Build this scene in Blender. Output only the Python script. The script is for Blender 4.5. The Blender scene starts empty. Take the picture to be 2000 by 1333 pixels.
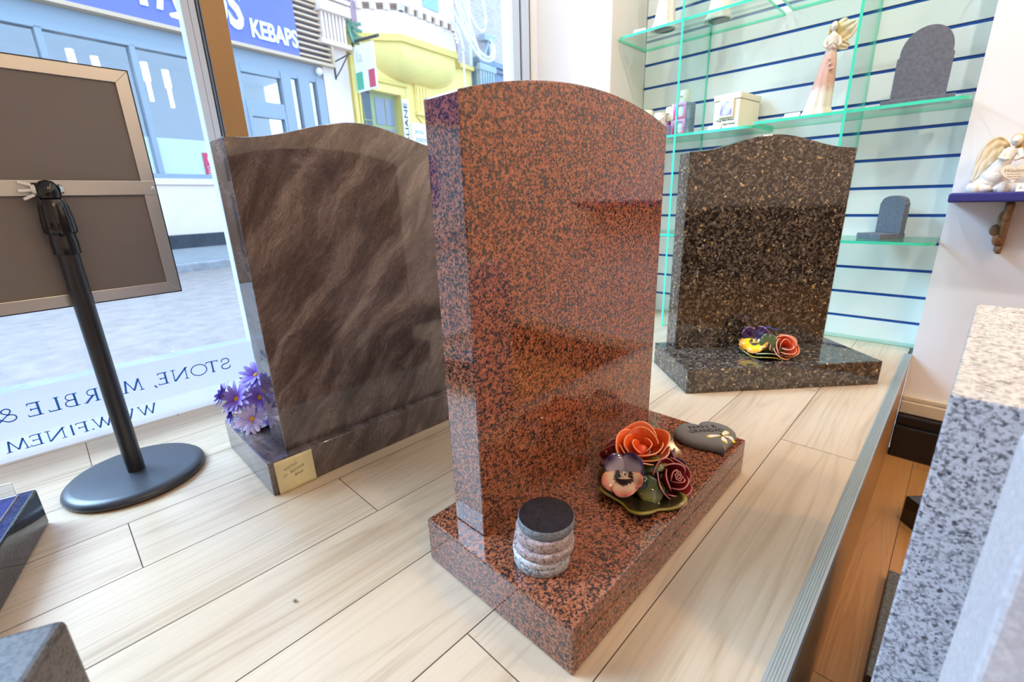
import bpy, math, random
from mathutils import Matrix, Vector, Euler
R = math.radians
PI = math.pi
random.seed(7)
scn = bpy.context.scene
COL = scn.collection

# ------------------------------------------------------------------ camera, sky, lights, exposure
cam_d = bpy.data.cameras.new('camera')
cam = bpy.data.objects.new('camera', cam_d)
COL.objects.link(cam)
rt = Vector((0.7185, 0.6949, -0.0306)).normalized()
fw = Vector((-0.6703, 0.6800, -0.2971)).normalized()
up = rt.cross(fw)
rt = fw.cross(up)
up = rt.cross(fw)
m = Matrix.Identity(4)
for i in range(3):
    m[i][0] = rt[i]; m[i][1] = up[i]; m[i][2] = -fw[i]
m[2][3] = 0.573
cam.matrix_world = m
cam_d.sensor_width = 36.0
cam_d.lens = 889.85 / 2000 * 36
cam_d.clip_start = 0.02
cam_d.clip_end = 200
cam_d.dof.use_dof = True
cam_d.dof.focus_distance = 0.9
cam_d.dof.aperture_fstop = 5.6
scn.camera = cam

w = bpy.data.worlds.new('overcast_sky')
scn.world = w
w.use_nodes = True
bg = w.node_tree.nodes['Background']
bg.inputs[0].default_value = (0.47, 0.70, 1.0, 1)
bg.inputs[1].default_value = 4.2
sun_d = bpy.data.lights.new('bright_cloud', 'SUN')
sun_d.energy = 9.0
sun_d.color = (0.47, 0.71, 1.0)
sun_d.angle = R(30)
sun = bpy.data.objects.new('bright_cloud', sun_d)
COL.objects.link(sun)
sun.rotation_euler = Vector((0.60, 0.44, -0.67)).to_track_quat('-Z', 'Y').to_euler()

def area(name, loc, size, power, col, rot=(0, 0, 0)):
    l = bpy.data.lights.new(name, 'AREA')
    l.shape = 'DISK'
    l.size = size
    l.energy = power
    l.color = col
    o = bpy.data.objects.new(name, l)
    COL.objects.link(o)
    o.location = loc
    o.rotation_euler = rot
    return o
WARM = (1.0, 0.68, 0.37)
for i, (x, y, e) in enumerate(((1.2, 0.35, 16.5), (1.2, 1.45, 16.5), (2.5, 0.35, 16.5), (2.5, 1.45, 16.5), (1.4, -1.1, 6), (2.5, -1.1, 6))):
    area('ceiling_lamp', (x, y, 2.3), 0.16, e, WARM)
for i, (x, y, e) in enumerate(((-0.95, 1.1, 7.5), (-0.35, 1.1, 7.5), (0.35, 1.1, 13))):  # third spot is added only to brighten the right wall
    area('display_and_fill_spot', (x, y, 2.28), 0.09, e, (0.98, 0.96, 0.92), (R(52), 0, 0))
scn.view_settings.view_transform = 'Standard'
scn.view_settings.look = 'None'
scn.view_settings.exposure = -0.10
scn.view_settings.gamma = 1.0
scn.view_settings.use_curve_mapping = False
scn.cycles.transparent_max_bounces = 24
scn.cycles.max_bounces = 10
scn.cycles.sample_clamp_indirect = 6.0

# ------------------------------------------------------------------ mesh helpers
class MB:
    def __init__(s):
        s.v = []; s.f = []; s.mi = []; s.uv = []
    def add(s, vs, fs, mi=0, uvs=None, M=None):
        b = len(s.v)
        for p in vs:
            p = Vector(p)
            s.v.append(M @ p if M is not None else p)
        for k, f in enumerate(fs):
            s.f.append(tuple(b + i for i in f))
            s.mi.append(mi)
            s.uv.append([uvs[i] for i in f] if uvs else [(0.5, 0.5)] * len(f))
        return s
    def box(s, c, d, mi=0, M=None, rz=0):
        x, y, z = (q / 2 for q in d)
        T = Matrix.Translation(c) @ Matrix.Rotation(rz, 4, 'Z')
        if M is not None: T = M @ T
        vs = [(a * x, b * y, e * z) for e in (-1, 1) for b in (-1, 1) for a in (-1, 1)]
        return s.add(vs, [(0, 2, 3, 1), (4, 5, 7, 6), (0, 1, 5, 4), (2, 6, 7, 3), (0, 4, 6, 2), (1, 3, 7, 5)], mi, None, T)
    def b2(s, x0, x1, y0, y1, z0, z1, mi=0, M=None):
        return s.box(((x0 + x1) / 2, (y0 + y1) / 2, (z0 + z1) / 2), (abs(x1 - x0), abs(y1 - y0), abs(z1 - z0)), mi, M)
    def prism(s, pts, z0, z1, mi=0, M=None, side=None):
        n = len(pts)
        vs = [(p[0], p[1], z0) for p in pts] + [(p[0], p[1], z1) for p in pts]
        s.add(vs, [tuple(reversed(range(n))), tuple(range(n, 2 * n))], mi, None, M)
        b = len(s.v) - 2 * n
        for i in range(n):
            j = (i + 1) % n
            s.f.append((b + i, b + j, b + n + j, b + n + i)); s.mi.append(mi if side is None else side); s.uv.append([(0.5, 0.5)] * 4)
        return s
    def rings(s, rings, mi=0, M=None, cap=True, closed=True, uvs=None):
        n = len(rings[0]); vs = [p for r in rings for p in r]; fs = []
        for i in range(len(rings) - 1):
            for j in range(n if closed else n - 1):
                k = (j + 1) % n
                fs.append((i * n + j, i * n + k, (i + 1) * n + k, (i + 1) * n + j))
        if cap and closed:
            fs.append(tuple(reversed(range(n)))); fs.append(tuple(range((len(rings) - 1) * n, len(rings) * n)))
        return s.add(vs, fs, mi, uvs, M)
    def lathe(s, prof, n=32, mi=0, M=None, cap=True, rf=None):
        return s.rings([[(r * math.cos(2 * PI * j / n) * (rf(2 * PI * j / n, k) if rf else 1), r * math.sin(2 * PI * j / n) * (rf(2 * PI * j / n, k) if rf else 1), z) for j in range(n)] for k, (r, z) in enumerate(prof)], mi, M, cap)
    def tube(s, pts, rad, n=8, mi=0, M=None):
        pts = [Vector(p) for p in pts]
        rs = []
        prev = None
        for i, p in enumerate(pts):
            t = (pts[min(i + 1, len(pts) - 1)] - pts[max(i - 1, 0)]).normalized()
            a = prev if prev is not None else Vector((0, 0, 1)) if abs(t.z) < 0.9 else Vector((1, 0, 0))
            a = (a - t * a.dot(t)).normalized(); prev = a
            b = t.cross(a)
            r = rad(i / max(1, len(pts) - 1)) if callable(rad) else rad
            rs.append([p + (a * math.cos(2 * PI * j / n) + b * math.sin(2 * PI * j / n)) * r for j in range(n)])
        return s.rings(rs, mi, M)
    def ell(s, c, r, mi=0, M=None, n=16, k=10, rot=None):
        T = Matrix.Translation(c)
        if rot: T = T @ Euler(rot).to_matrix().to_4x4()
        if M is not None: T = M @ T
        return s.rings([[(r[0] * math.sin(PI * (i + .02) / (k + .04)) * math.cos(2 * PI * j / n), r[1] * math.sin(PI * (i + .02) / (k + .04)) * math.sin(2 * PI * j / n), -r[2] * math.cos(PI * (i + .02) / (k + .04))) for j in range(n)] for i in range(k + 1)], mi, T)
    def grid(s, fn, nu, nv, mi=0, M=None):
        vs = []; uv = []
        for i in range(nu + 1):
            for j in range(nv + 1):
                vs.append(fn(i / nu, -1 + 2 * j / nv)); uv.append((i / nu, j / nv))
        fs = [(i * (nv + 1) + j, i * (nv + 1) + j + 1, (i + 1) * (nv + 1) + j + 1, (i + 1) * (nv + 1) + j) for i in range(nu) for j in range(nv)]
        return s.add(vs, fs, mi, uv, M)
    def text(s, txt, mi=0, M=None, fit=None, depth=0.0006, bold=0.0, shear=0.0):
        """flat-backed lettering in the xy plane, fitted into fit = (x0, x1, y0, y1)"""
        cu = bpy.data.curves.new('t', 'FONT'); cu.body = txt; cu.size = 1; cu.extrude = 0.5; cu.offset = bold; cu.shear = shear
        cu.resolution_u = 3; cu.align_x = 'CENTER'
        o = bpy.data.objects.new('t', cu); COL.objects.link(o)
        bpy.context.view_layer.update()
        me = bpy.data.meshes.new_from_object(o.evaluated_get(bpy.context.evaluated_depsgraph_get()))
        vs = [v.co.copy() for v in me.vertices]; fs = [tuple(p.vertices) for p in me.polygons]
        bpy.data.objects.remove(o); bpy.data.curves.remove(cu); bpy.data.meshes.remove(me)
        xs = [v.x for v in vs]; ys = [v.y for v in vs]
        x0, x1, y0, y1 = fit
        sx = (x1 - x0) / (max(xs) - min(xs)); sy = (y1 - y0) / (max(ys) - min(ys))
        mx, my = min(xs), min(ys)
        vs = [(x0 + (v.x - mx) * sx, y0 + (v.y - my) * sy, (v.z + 0.5) * depth) for v in vs]
        return s.add(vs, fs, mi, None, M)

def obj(name, mb, mats, parent=None, smooth=False, bevel=0, seg=2, solid=0, remesh=0, sub=0, M=None, sm_it=0):
    me = bpy.data.meshes.new(name)
    me.from_pydata([tuple(v) for v in mb.v], [], mb.f)
    if not isinstance(mats, (list, tuple)): mats = [mats]
    for mt in mats: me.materials.append(mt)
    me.polygons.foreach_set('material_index', mb.mi)
    uvl = me.uv_layers.new(name='uv')
    k = 0
    for fu in mb.uv:
        for u in fu:
            uvl.data[k].uv = u; k += 1
    me.validate(); me.update()
    o = bpy.data.objects.new(name, me)
    COL.objects.link(o)
    if parent is not None: o.parent = parent
    if M is not None: o.matrix_local = M
    if smooth:
        me.polygons.foreach_set('use_smooth', [True] * len(me.polygons))
        if smooth is not True: me.set_sharp_from_angle(angle=R(smooth))
    if solid:
        md = o.modifiers.new('solid', 'SOLIDIFY'); md.thickness = solid; md.offset = 0
    if remesh:
        md = o.modifiers.new('remesh', 'REMESH'); md.mode = 'VOXEL'; md.voxel_size = remesh; md.use_smooth_shade = True
    if sm_it:
        md = o.modifiers.new('smooth', 'SMOOTH'); md.iterations = sm_it; md.factor = 0.5
    if sub:
        md = o.modifiers.new('sub', 'SUBSURF'); md.levels = sub; md.render_levels = sub
    if bevel:
        md = o.modifiers.new('bevel', 'BEVEL'); md.width = bevel; md.segments = seg; md.limit_method = 'ANGLE'; md.angle_limit = R(40)
    return o
def tag(o, label, cat, group=None):
    o['label'] = label; o['category'] = cat
    if group: o['group'] = group
    return o
def thing(name, label, cat, loc=(0, 0, 0), rz=0, group=None):
    o = bpy.data.objects.new(name, None); COL.objects.link(o)
    o.empty_display_size = 0.05
    o.location = loc; o.rotation_euler = (0, 0, rz)
    return tag(o, label, cat, group)
def struct(name, mb, mats, **k):
    o = obj(name, mb, mats, **k); o['kind'] = 'structure'; return o
def frame(pos, normal, upv=(0, 0, 1)):
    n = Vector(normal).normalized(); u = Vector(upv)
    x = u.cross(n).normalized(); y = n.cross(x)
    mm = Matrix.Identity(4)
    for i in range(3):
        mm[i][0] = x[i]; mm[i][1] = y[i]; mm[i][2] = n[i]; mm[i][3] = pos[i]
    return mm

# ------------------------------------------------------------------ materials
def mat(name, col=(0.8, 0.8, 0.8), rough=0.5, metal=0.0, ior=1.45, spec=0.5, coat=0.0, trans=0.0, emit=None):
    mt = bpy.data.materials.new(name); mt.use_nodes = True
    p = mt.node_tree.nodes['Principled BSDF']
    p.inputs['Base Color'].default_value = (*col, 1); p.inputs['Roughness'].default_value = rough
    p.inputs['Metallic'].default_value = metal; p.inputs['IOR'].default_value = ior
    p.inputs['Specular IOR Level'].default_value = spec; p.inputs['Coat Weight'].default_value = coat
    if emit:
        p.inputs['Emission Color'].default_value = (*emit[0], 1); p.inputs['Emission Strength'].default_value = emit[1]
    return mt
class NT:
    def __init__(s, mt):
        s.t = mt.node_tree; s.p = s.t.nodes.get('Principled BSDF')
    def n(s, typ, **k):
        nd = s.t.nodes.new(typ)
        for a, b in k.items(): setattr(nd, a, b)
        return nd
    def l(s, a, b): s.t.links.new(a, b)
    def set(s, inp, v):
        if hasattr(v, 'is_linked') or isinstance(v, bpy.types.NodeSocket): s.l(v, inp)
        else: inp.default_value = v
    def co(s, which='Object', scale=(1, 1, 1), rot=(0, 0, 0)):
        tc = s.n('ShaderNodeTexCoord'); mp = s.n('ShaderNodeMapping')
        mp.inputs['Scale'].default_value = scale; mp.inputs['Rotation'].default_value = rot
        s.l(tc.outputs[which], mp.inputs[0]); return mp.outputs[0]
    def noise(s, v, scale, detail=2, rough=0.5, dist=0, out=0):
        nd = s.n('ShaderNodeTexNoise'); s.l(v, nd.inputs['Vector'])
        nd.inputs['Scale'].default_value = scale; nd.inputs['Detail'].default_value = detail
        nd.inputs['Roughness'].default_value = rough; nd.inputs['Distortion'].default_value = dist
        return nd.outputs[out]
    def vor(s, v, scale, out='Color', rnd=1.0, feature='F1'):
        nd = s.n('ShaderNodeTexVoronoi'); nd.feature = feature; s.l(v, nd.inputs['Vector'])
        nd.inputs['Scale'].default_value = scale; nd.inputs['Randomness'].default_value = rnd
        return nd.outputs[out]
    def math(s, op, a, b=0.0, c=None):
        nd = s.n('ShaderNodeMath', operation=op); s.set(nd.inputs[0], a); s.set(nd.inputs[1], b)
        if c is not None: s.set(nd.inputs[2], c)
        return nd.outputs[0]
    def ramp(s, fac, stops, interp='LINEAR'):
        nd = s.n('ShaderNodeValToRGB'); nd.color_ramp.interpolation = interp
        e = nd.color_ramp.elements
        while len(e) > 1: e.remove(e[-1])
        for i, (p, c) in enumerate(stops):
            q = e[0] if i == 0 else e.new(p)
            q.position = p; q.color = (*c, 1)
        s.l(fac, nd.inputs[0]); return nd.outputs[0]
    def mix(s, fac, a, b, mode='MIX'):
        nd = s.n('ShaderNodeMix', data_type='RGBA', blend_type=mode)
        s.set(nd.inputs['Factor'], fac)
        for i, q in ((6, a), (7, b)):
            if isinstance(q, tuple): nd.inputs[i].default_value = (*q, 1)
            else: s.l(q, nd.inputs[i])
        return nd.outputs[2]
    def sep(s, v, ax):
        nd = s.n('ShaderNodeSeparateXYZ'); s.l(v, nd.inputs[0]); return nd.outputs[ax]
    def warp(s, v, scale, amt, detail=2):
        c = s.noise(v, scale, detail, out=1)
        a = s.n('ShaderNodeVectorMath', operation='SUBTRACT'); s.l(c, a.inputs[0]); a.inputs[1].default_value = (.5, .5, .5)
        b = s.n('ShaderNodeVectorMath', operation='SCALE'); s.l(a.outputs[0], b.inputs[0]); b.inputs['Scale'].default_value = amt
        d = s.n('ShaderNodeVectorMath', operation='ADD'); s.l(v, d.inputs[0]); s.l(b.outputs[0], d.inputs[1])
        return d.outputs[0]
    def col(s, c): s.l(c, s.p.inputs['Base Color'])
    def bump(s, h, strength=0.2, dist=0.001):
        b = s.n('ShaderNodeBump'); b.inputs['Strength'].default_value = strength; b.inputs['Distance'].default_value = dist
        s.l(h, b.inputs['Height']); s.l(b.outputs[0], s.p.inputs['Normal'])

def granite_red():
    mt = mat('red_granite', rough=0.05, ior=1.66); k = NT(mt); v = k.co()
    vw = k.warp(v, 190, 0.0035)
    cell = k.sep(k.vor(vw, 400), 0)
    cl = k.noise(v, 140, 3, 0.62)
    f = k.math('ADD', k.math('MULTIPLY', cell, 0.42), k.math('MULTIPLY', cl, 0.78))
    c = k.ramp(f, [(0.0, (0.014, 0.012, 0.012)), (0.48, (0.026, 0.018, 0.017)), (0.535, (0.12, 0.038, 0.020)), (0.62, (0.27, 0.085, 0.038)), (0.78, (0.36, 0.125, 0.06)), (1.0, (0.45, 0.19, 0.11))])
    k.col(c); return mt
def granite_swirl():
    mt = mat('purple_swirl_granite', rough=0.05, ior=1.75); k = NT(mt); v = k.co(rot=(0, R(50), R(6)))
    w1 = k.warp(v, 2.6, 0.20, 3)
    st = k.n('ShaderNodeMapping'); st.inputs['Scale'].default_value = (1, 1, 4.5); k.l(w1, st.inputs[0])
    w2 = k.warp(st.outputs[0], 9, 0.16, 4)
    band = k.noise(w2, 4.2, 9, 0.62)
    hair = k.n('ShaderNodeMapping'); hair.inputs['Scale'].default_value = (1, 1, 3.2); k.l(k.warp(w2, 30, 0.05, 3), hair.inputs[0])
    fine = k.noise(hair.outputs[0], 58, 6, 0.75)
    f = k.math('ADD', k.math('MULTIPLY', band, 0.62), k.math('MULTIPLY', fine, 0.46))
    c = k.ramp(f, [(0.38, (0.035, 0.026, 0.027)), (0.49, (0.075, 0.058, 0.057)), (0.565, (0.135, 0.107, 0.104)), (0.64, (0.24, 0.20, 0.19)), (0.76, (0.38, 0.33, 0.31))])
    k.col(c); return mt
def granite_pearl():
    mt = mat('dark_pearl_granite', rough=0.05, ior=1.7); k = NT(mt); v = k.co()
    vw = k.warp(k.warp(v, 45, 0.02), 130, 0.010)
    vo = k.vor(vw, 165); a = k.sep(vo, 0); b = k.sep(vo, 1)
    f = k.math('ADD', k.math('MULTIPLY', a, 0.6), k.math('MULTIPLY', k.noise(vw, 150, 3, 0.6), 0.55))
    c1 = k.ramp(f, [(0.30, (0.010, 0.008, 0.007)), (0.52, (0.030, 0.023, 0.019)), (0.68, (0.075, 0.058, 0.046)), (0.85, (0.15, 0.125, 0.105))])
    c2 = k.ramp(b, [(0.0, (0.34, 0.24, 0.13)), (0.4, (0.52, 0.38, 0.19)), (0.55, (0.24, 0.20, 0.17)), (0.8, (0.22, 0.22, 0.28))], 'CONSTANT')
    big = k.math('GREATER_THAN', k.math('ADD', k.sep(vo, 2), k.math('MULTIPLY', k.noise(v, 55, 2), 0.30)), 1.105)
    k.col(k.mix(big, c1, c2)); return mt
def granite_grey(name, c0, c1, c2, scale=330, rough=0.35):
    mt = mat(name, rough=rough, ior=1.5); k = NT(mt); v = k.co()
    vw = k.warp(v, 120, 0.004)
    a = k.sep(k.vor(vw, scale), 0); cl = k.noise(v, scale * 0.33, 3, 0.6)
    f = k.math('ADD', k.math('MULTIPLY', a, 0.45), k.math('MULTIPLY', cl, 0.7))
    k.col(k.ramp(f, [(0.30, c0), (0.46, c1), (0.60, c2), (0.85, tuple(min(1, q * 1.15) for q in c2))])); return mt
def oak(name, tint, dark, line=0.11, rough=0.30, ior=1.5):
    mt = mat(name, rough=rough, ior=ior); k = NT(mt)
    uv = k.n('ShaderNodeTexCoord').outputs['UV']
    def sc(x, y):
        mp = k.n('ShaderNodeMapping'); mp.inputs['Scale'].default_value = (x, y, 1); k.l(uv, mp.inputs[0]); return mp.outputs[0]
    n1 = k.noise(sc(6.5, 0.42), 1.0, 3, 0.5, 0.25)
    ringv = k.math('SINE', k.math('MULTIPLY', n1, 120.0))
    ring = k.math('MULTIPLY_ADD', ringv, 0.5, 0.5)
    st = k.noise(sc(170, 2.6), 1.0, 4, 0.65)
    tone = k.noise(sc(9, 0.8), 1.0, 2)
    f = k.math('ADD', k.math('MULTIPLY', k.math('POWER', ring, 3.0), line), k.math('ADD', k.math('MULTIPLY', st, 0.42), k.math('MULTIPLY', tone, 0.55)))
    c = k.ramp(f, [(0.32, tuple(min(1, q * 1.12) for q in tint)), (0.52, tint), (0.74, dark), (0.95, tuple(q * 0.72 for q in dark))])
    kn = k.noise(sc(6, 2.2), 1.0, 2, 0.5)
    c = k.mix(k.math('MULTIPLY', k.math('GREATER_THAN', kn, 0.735), 0.35), c, tuple(q * 0.6 for q in dark))
    k.col(c); return mt
def speckle(name, col, amt=0.15, scale=60, rough=0.6, ior=1.45):
    mt = mat(name, col, rough, ior=ior); k = NT(mt); v = k.co()
    f = k.noise(v, scale, 4, 0.6)
    k.col(k.ramp(f, [(0.3, tuple(q * (1 - amt) for q in col)), (0.7, tuple(min(1, q * (1 + amt)) for q in col))])); return mt
def pane(name, tint, refl0=0.045, graze=0.9, rough=0.0):
    mt = bpy.data.materials.new(name); mt.use_nodes = True; t = mt.node_tree
    t.nodes.remove(t.nodes['Principled BSDF']); out = t.nodes['Material Output']
    tr = t.nodes.new('ShaderNodeBsdfTransparent'); tr.inputs[0].default_value = (*tint, 1)
    gl = t.nodes.new('ShaderNodeBsdfGlossy'); gl.inputs['Roughness'].default_value = rough
    lw = t.nodes.new('ShaderNodeLayerWeight'); lw.inputs[0].default_value = 0.5
    pw = t.nodes.new('ShaderNodeMath'); pw.operation = 'POWER'; t.links.new(lw.outputs['Facing'], pw.inputs[0]); pw.inputs[1].default_value = 4.5
    ml = t.nodes.new('ShaderNodeMath'); ml.operation = 'MULTIPLY_ADD'; t.links.new(pw.outputs[0], ml.inputs[0]); ml.inputs[1].default_value = graze; ml.inputs[2].default_value = refl0
    mx = t.nodes.new('ShaderNodeMixShader'); t.links.new(ml.outputs[0], mx.inputs[0]); t.links.new(tr.outputs[0], mx.inputs[1]); t.links.new(gl.outputs[0], mx.inputs[2])
    t.links.new(mx.outputs[0], out.inputs[0]); return mt
def film(name, col, clear=0.12):
    mt = bpy.data.materials.new(name); mt.use_nodes = True; t = mt.node_tree
    t.nodes.remove(t.nodes['Principled BSDF']); out = t.nodes['Material Output']
    a = t.nodes.new('ShaderNodeBsdfTranslucent'); a.inputs[0].default_value = (*col, 1)
    d = t.nodes.new('ShaderNodeBsdfDiffuse'); d.inputs[0].default_value = (*col, 1)
    m1 = t.nodes.new('ShaderNodeMixShader'); m1.inputs[0].default_value = 0.3; t.links.new(a.outputs[0], m1.inputs[1]); t.links.new(d.outputs[0], m1.inputs[2])
    b = t.nodes.new('ShaderNodeBsdfTransparent'); b.inputs[0].default_value = (0.95, 0.98, 1, 1)
    m2 = t.nodes.new('ShaderNodeMixShader'); m2.inputs[0].default_value = clear; t.links.new(m1.outputs[0], m2.inputs[1]); t.links.new(b.outputs[0], m2.inputs[2])
    t.links.new(m2.outputs[0], out.inputs[0]); return mt
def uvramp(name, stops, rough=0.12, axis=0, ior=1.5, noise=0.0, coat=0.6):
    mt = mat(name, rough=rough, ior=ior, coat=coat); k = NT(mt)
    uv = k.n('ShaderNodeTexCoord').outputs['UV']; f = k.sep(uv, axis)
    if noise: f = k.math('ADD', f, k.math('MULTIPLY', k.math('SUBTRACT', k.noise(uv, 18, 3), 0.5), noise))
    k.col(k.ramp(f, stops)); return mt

M_RED = granite_red(); M_SWIRL = granite_swirl(); M_PEARL = granite_pearl()
M_GREYG = granite_grey('grey_granite', (0.07, 0.07, 0.085), (0.30, 0.30, 0.33), (0.56, 0.56, 0.60), 430)
M_DKG = granite_grey('dark_grey_granite', (0.02, 0.022, 0.022), (0.055, 0.058, 0.058), (0.10, 0.105, 0.105), 420, 0.4)
M_BLKG = granite_grey('black_granite', (0.004, 0.004, 0.005), (0.007, 0.007, 0.009), (0.014, 0.014, 0.018), 500, 0.12)
M_PALE = granite_grey('pale_granite', (0.60, 0.60, 0.63), (0.66, 0.66, 0.69), (0.70, 0.70, 0.73), 420, 0.5)
M_PINKG = granite_grey('pink_grey_granite', (0.10, 0.075, 0.075), (0.30, 0.22, 0.21), (0.44, 0.34, 0.32), 520, 0.5)
M_DISC = granite_grey('disc_grey_granite', (0.09, 0.085, 0.085), (0.26, 0.245, 0.24), (0.42, 0.41, 0.41), 520, 0.5)
M_DISCW = granite_grey('disc_white_granite', (0.22, 0.22, 0.24), (0.48, 0.48, 0.50), (0.68, 0.68, 0.70), 420, 0.5)
M_SLATE = speckle('grey_slate', (0.13, 0.14, 0.175), 0.22, 120, 0.6)
M_OAK = oak('pale_oak', (0.575, 0.44, 0.305), (0.43, 0.30, 0.185))
M_OAK2 = oak('orange_oak', (0.40, 0.205, 0.07), (0.26, 0.115, 0.033), 0.08, 0.3)
M_GAP = mat('plank_gap', (0.10, 0.065, 0.04), 0.8)
M_WALL = speckle('white_wall_paint', (0.88, 0.88, 0.91), 0.02, 4, 0.7)
M_CEIL = mat('ceiling_paint', (0.85, 0.85, 0.84), 0.8)
M_MINT = mat('pale_green_laminate', (0.77, 0.81, 0.78), 0.14, ior=1.45)
M_BLUEIN = mat('blue_groove_strip', (0.012, 0.085, 0.36), 0.35)
M_WALLWARM = mat('cream_and_warm_lit_wall', (0.76, 0.71, 0.66), 0.7)
M_ALU = mat('brushed_aluminium', (0.62, 0.63, 0.63), 0.32, 0.85)
M_ALU2 = mat('grey_stair_edge', (0.46, 0.48, 0.47), 0.34, 0.6)
M_FRAME = mat('grey_blue_window_frame', (0.58, 0.66, 0.80), 0.35)
M_FRAMED = mat('dark_gasket', (0.03, 0.035, 0.05), 0.5)
M_MULL = mat('bronze_mullion', (0.30, 0.175, 0.075), 0.4, 0.3)
M_GLASS = pane('clear_glass', (0.985, 0.995, 1.0), 0.035, 0.7)
M_SHELF = pane('green_tinted_glass', (0.90, 0.975, 0.945), 0.05, 0.85)
M_EDGE = mat('green_glass_edge', (0.07, 0.72, 0.46), 0.1, ior=1.5)
M_FROST = film('frosted_film', (0.68, 0.62, 0.60), 0.25)
M_BLUETXT = mat('blue_vinyl', (0.02, 0.17, 0.72), 0.5)
M_BLACK = mat('black_powder_coat', (0.018, 0.019, 0.024), 0.3, ior=1.5)
M_BLKPL = mat('black_gloss_plastic', (0.01, 0.01, 0.012), 0.12, ior=1.5)
M_CHROME = mat('bright_steel', (0.85, 0.85, 0.86), 0.12, 1.0)
M_GREYPANEL = mat('grey_backing_panel', (0.165, 0.15, 0.15), 0.6)
M_NOTE = mat('yellow_note_paper', (0.75, 0.66, 0.38), 0.8)
M_INK = mat('pencil_ink', (0.24, 0.22, 0.19), 0.7)
M_INKB = mat('black_ink', (0.02, 0.02, 0.022), 0.6)
M_WHITE = mat('white_card', (0.90, 0.85, 0.80), 0.6)
M_CREAM = mat('cream_wax', (0.85, 0.78, 0.62), 0.55)
M_CREAMBOX = mat('cream_painted_wood', (0.86, 0.80, 0.60), 0.5)
M_NAVY = mat('navy_gloss_paint', (0.035, 0.035, 0.20), 0.25)
M_SKIRT = mat('cream_skirting', (0.62, 0.55, 0.44), 0.45)
M_BLKSK = mat('black_skirting', (0.012, 0.010, 0.012), 0.18)

# ------------------------------------------------------------------ room shell
WX = -1.565       # window plane
def planks(x0, x1, y0, y1, ztop, width, xref, joints, mats, name, length=1.22):
    mb = MB(); gap = 0.0008
    k0 = math.floor((x0 - xref) / width); k1 = math.ceil((x1 - xref) / width)
    for k in range(k0, k1):
        a, b = max(x0, xref + k * width), min(x1, xref + (k + 1) * width)
        if b - a < 0.003: continue
        rng = random.Random(k * 31 + 5)
        j0 = joints.get(k, rng.uniform(0, length))
        q = j0 - math.ceil((j0 - y0) / length) * length
        while q < y1:
            c, d = max(y0, q), min(y1, q + length)
            if d - c > 0.004:
                ou, ov = rng.uniform(0, 40), rng.uniform(0, 40)
                vs = [(a + gap, c + gap, ztop), (b - gap, c + gap, ztop), (b - gap, d - gap, ztop), (a + gap, d - gap, ztop)]
                mb.add(vs, [(0, 1, 2, 3)], 0, [(p[0] + ou, p[1] + ov) for p in vs])
            q += length
    mb.b2(x0, x1, y0, y1, ztop - 0.04, ztop - 0.0012, 1)
    return struct(name, mb, mats)
PW = 0.1653
planks(-1.60, -0.066, -2.5, 2.20, 0.0, PW, -0.2274, {-1: 0.2915, 0: 1.1445, -4: 0.345, -5: 0.0007, -2: -0.55, -3: 0.86}, [M_OAK, M_GAP], 'floor_1')
planks(-0.10, 3.5, -2.5, 2.09, -0.375, 0.14, 0.02, {}, [M_OAK2, M_GAP], 'floor_2')
mb = MB().b2(-0.075, -0.0565, -2.5, 2.085, -0.375, -0.006)
struct('trim_1', mb, oak('riser_oak', (0.36, 0.185, 0.065), (0.24, 0.11, 0.035), 0.08, 0.35))
def nosing(name, y0, y1):
    mb = MB()
    prof = [(-0.0775, -0.0015), (-0.0775, 0.0022), (-0.0745, 0.0030)]
    x = -0.0735
    while x < -0.0565:
        prof += [(x, 0.0030), (x + 0.0004, 0.0018), (x + 0.0011, 0.0018), (x + 0.0015, 0.0030)]
        x += 0.0034
    prof += [(-0.0548, 0.0025), (-0.0545, -0.0230), (-0.0563, -0.0230), (-0.0563, -0.0015)]
    n = len(prof)
    mb.add([(p[0], y0, p[1]) for p in prof] + [(p[0], y1, p[1]) for p in prof], [(i, (i + 1) % n, n + (i + 1) % n, n + i) for i in range(n)] + [tuple(range(n)), tuple(reversed(range(n, 2 * n)))])
    return struct(name, mb, M_ALU2)
nosing('trim_2', -2.5, 1.788)
nosing('trim_3', 1.7895, 2.079)

struct('ceiling', MB().b2(-1.75, 3.6, -2.6, 2.3, 2.35, 2.45), M_CEIL)
struct('wall_back', MB().b2(-1.75, 0.0, 2.185, 2.3, -0.4, 2.36), M_WALLWARM)
struct('wall_right', MB().b2(-0.055, 3.6, 2.08, 2.2, -0.38, 2.36), M_WALL)
mb = MB().b2(-1.75, -1.60, -2.6, -1.9, -0.4, 2.36).b2(-1.75, -1.60, -1.9, 1.775, 2.12, 2.36).b2(-1.75, -1.60, -1.9, 1.775, -0.4, -0.005).b2(-1.75, -1.60, 1.775, 2.3, -0.4, 2.36)
struct('wall_left', mb, M_WALL)
struct('wall_front', MB().b2(-1.75, 3.6, -2.6, -2.5, -0.4, 2.36), M_WALL)
struct('wall_far', MB().b2(3.5, 3.6, -2.6, 2.3, 0.42, 2.36), M_WALL)
struct('wall_reflection_dark', MB().b2(3.5, 3.6, -2.6, 2.3, -0.4, 0.42), mat('dark_brown_for_reflection', (0.06, 0.035, 0.02), 0.3))  # unseen dark lower wall, added for a dark reflection in the red headstone
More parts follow.
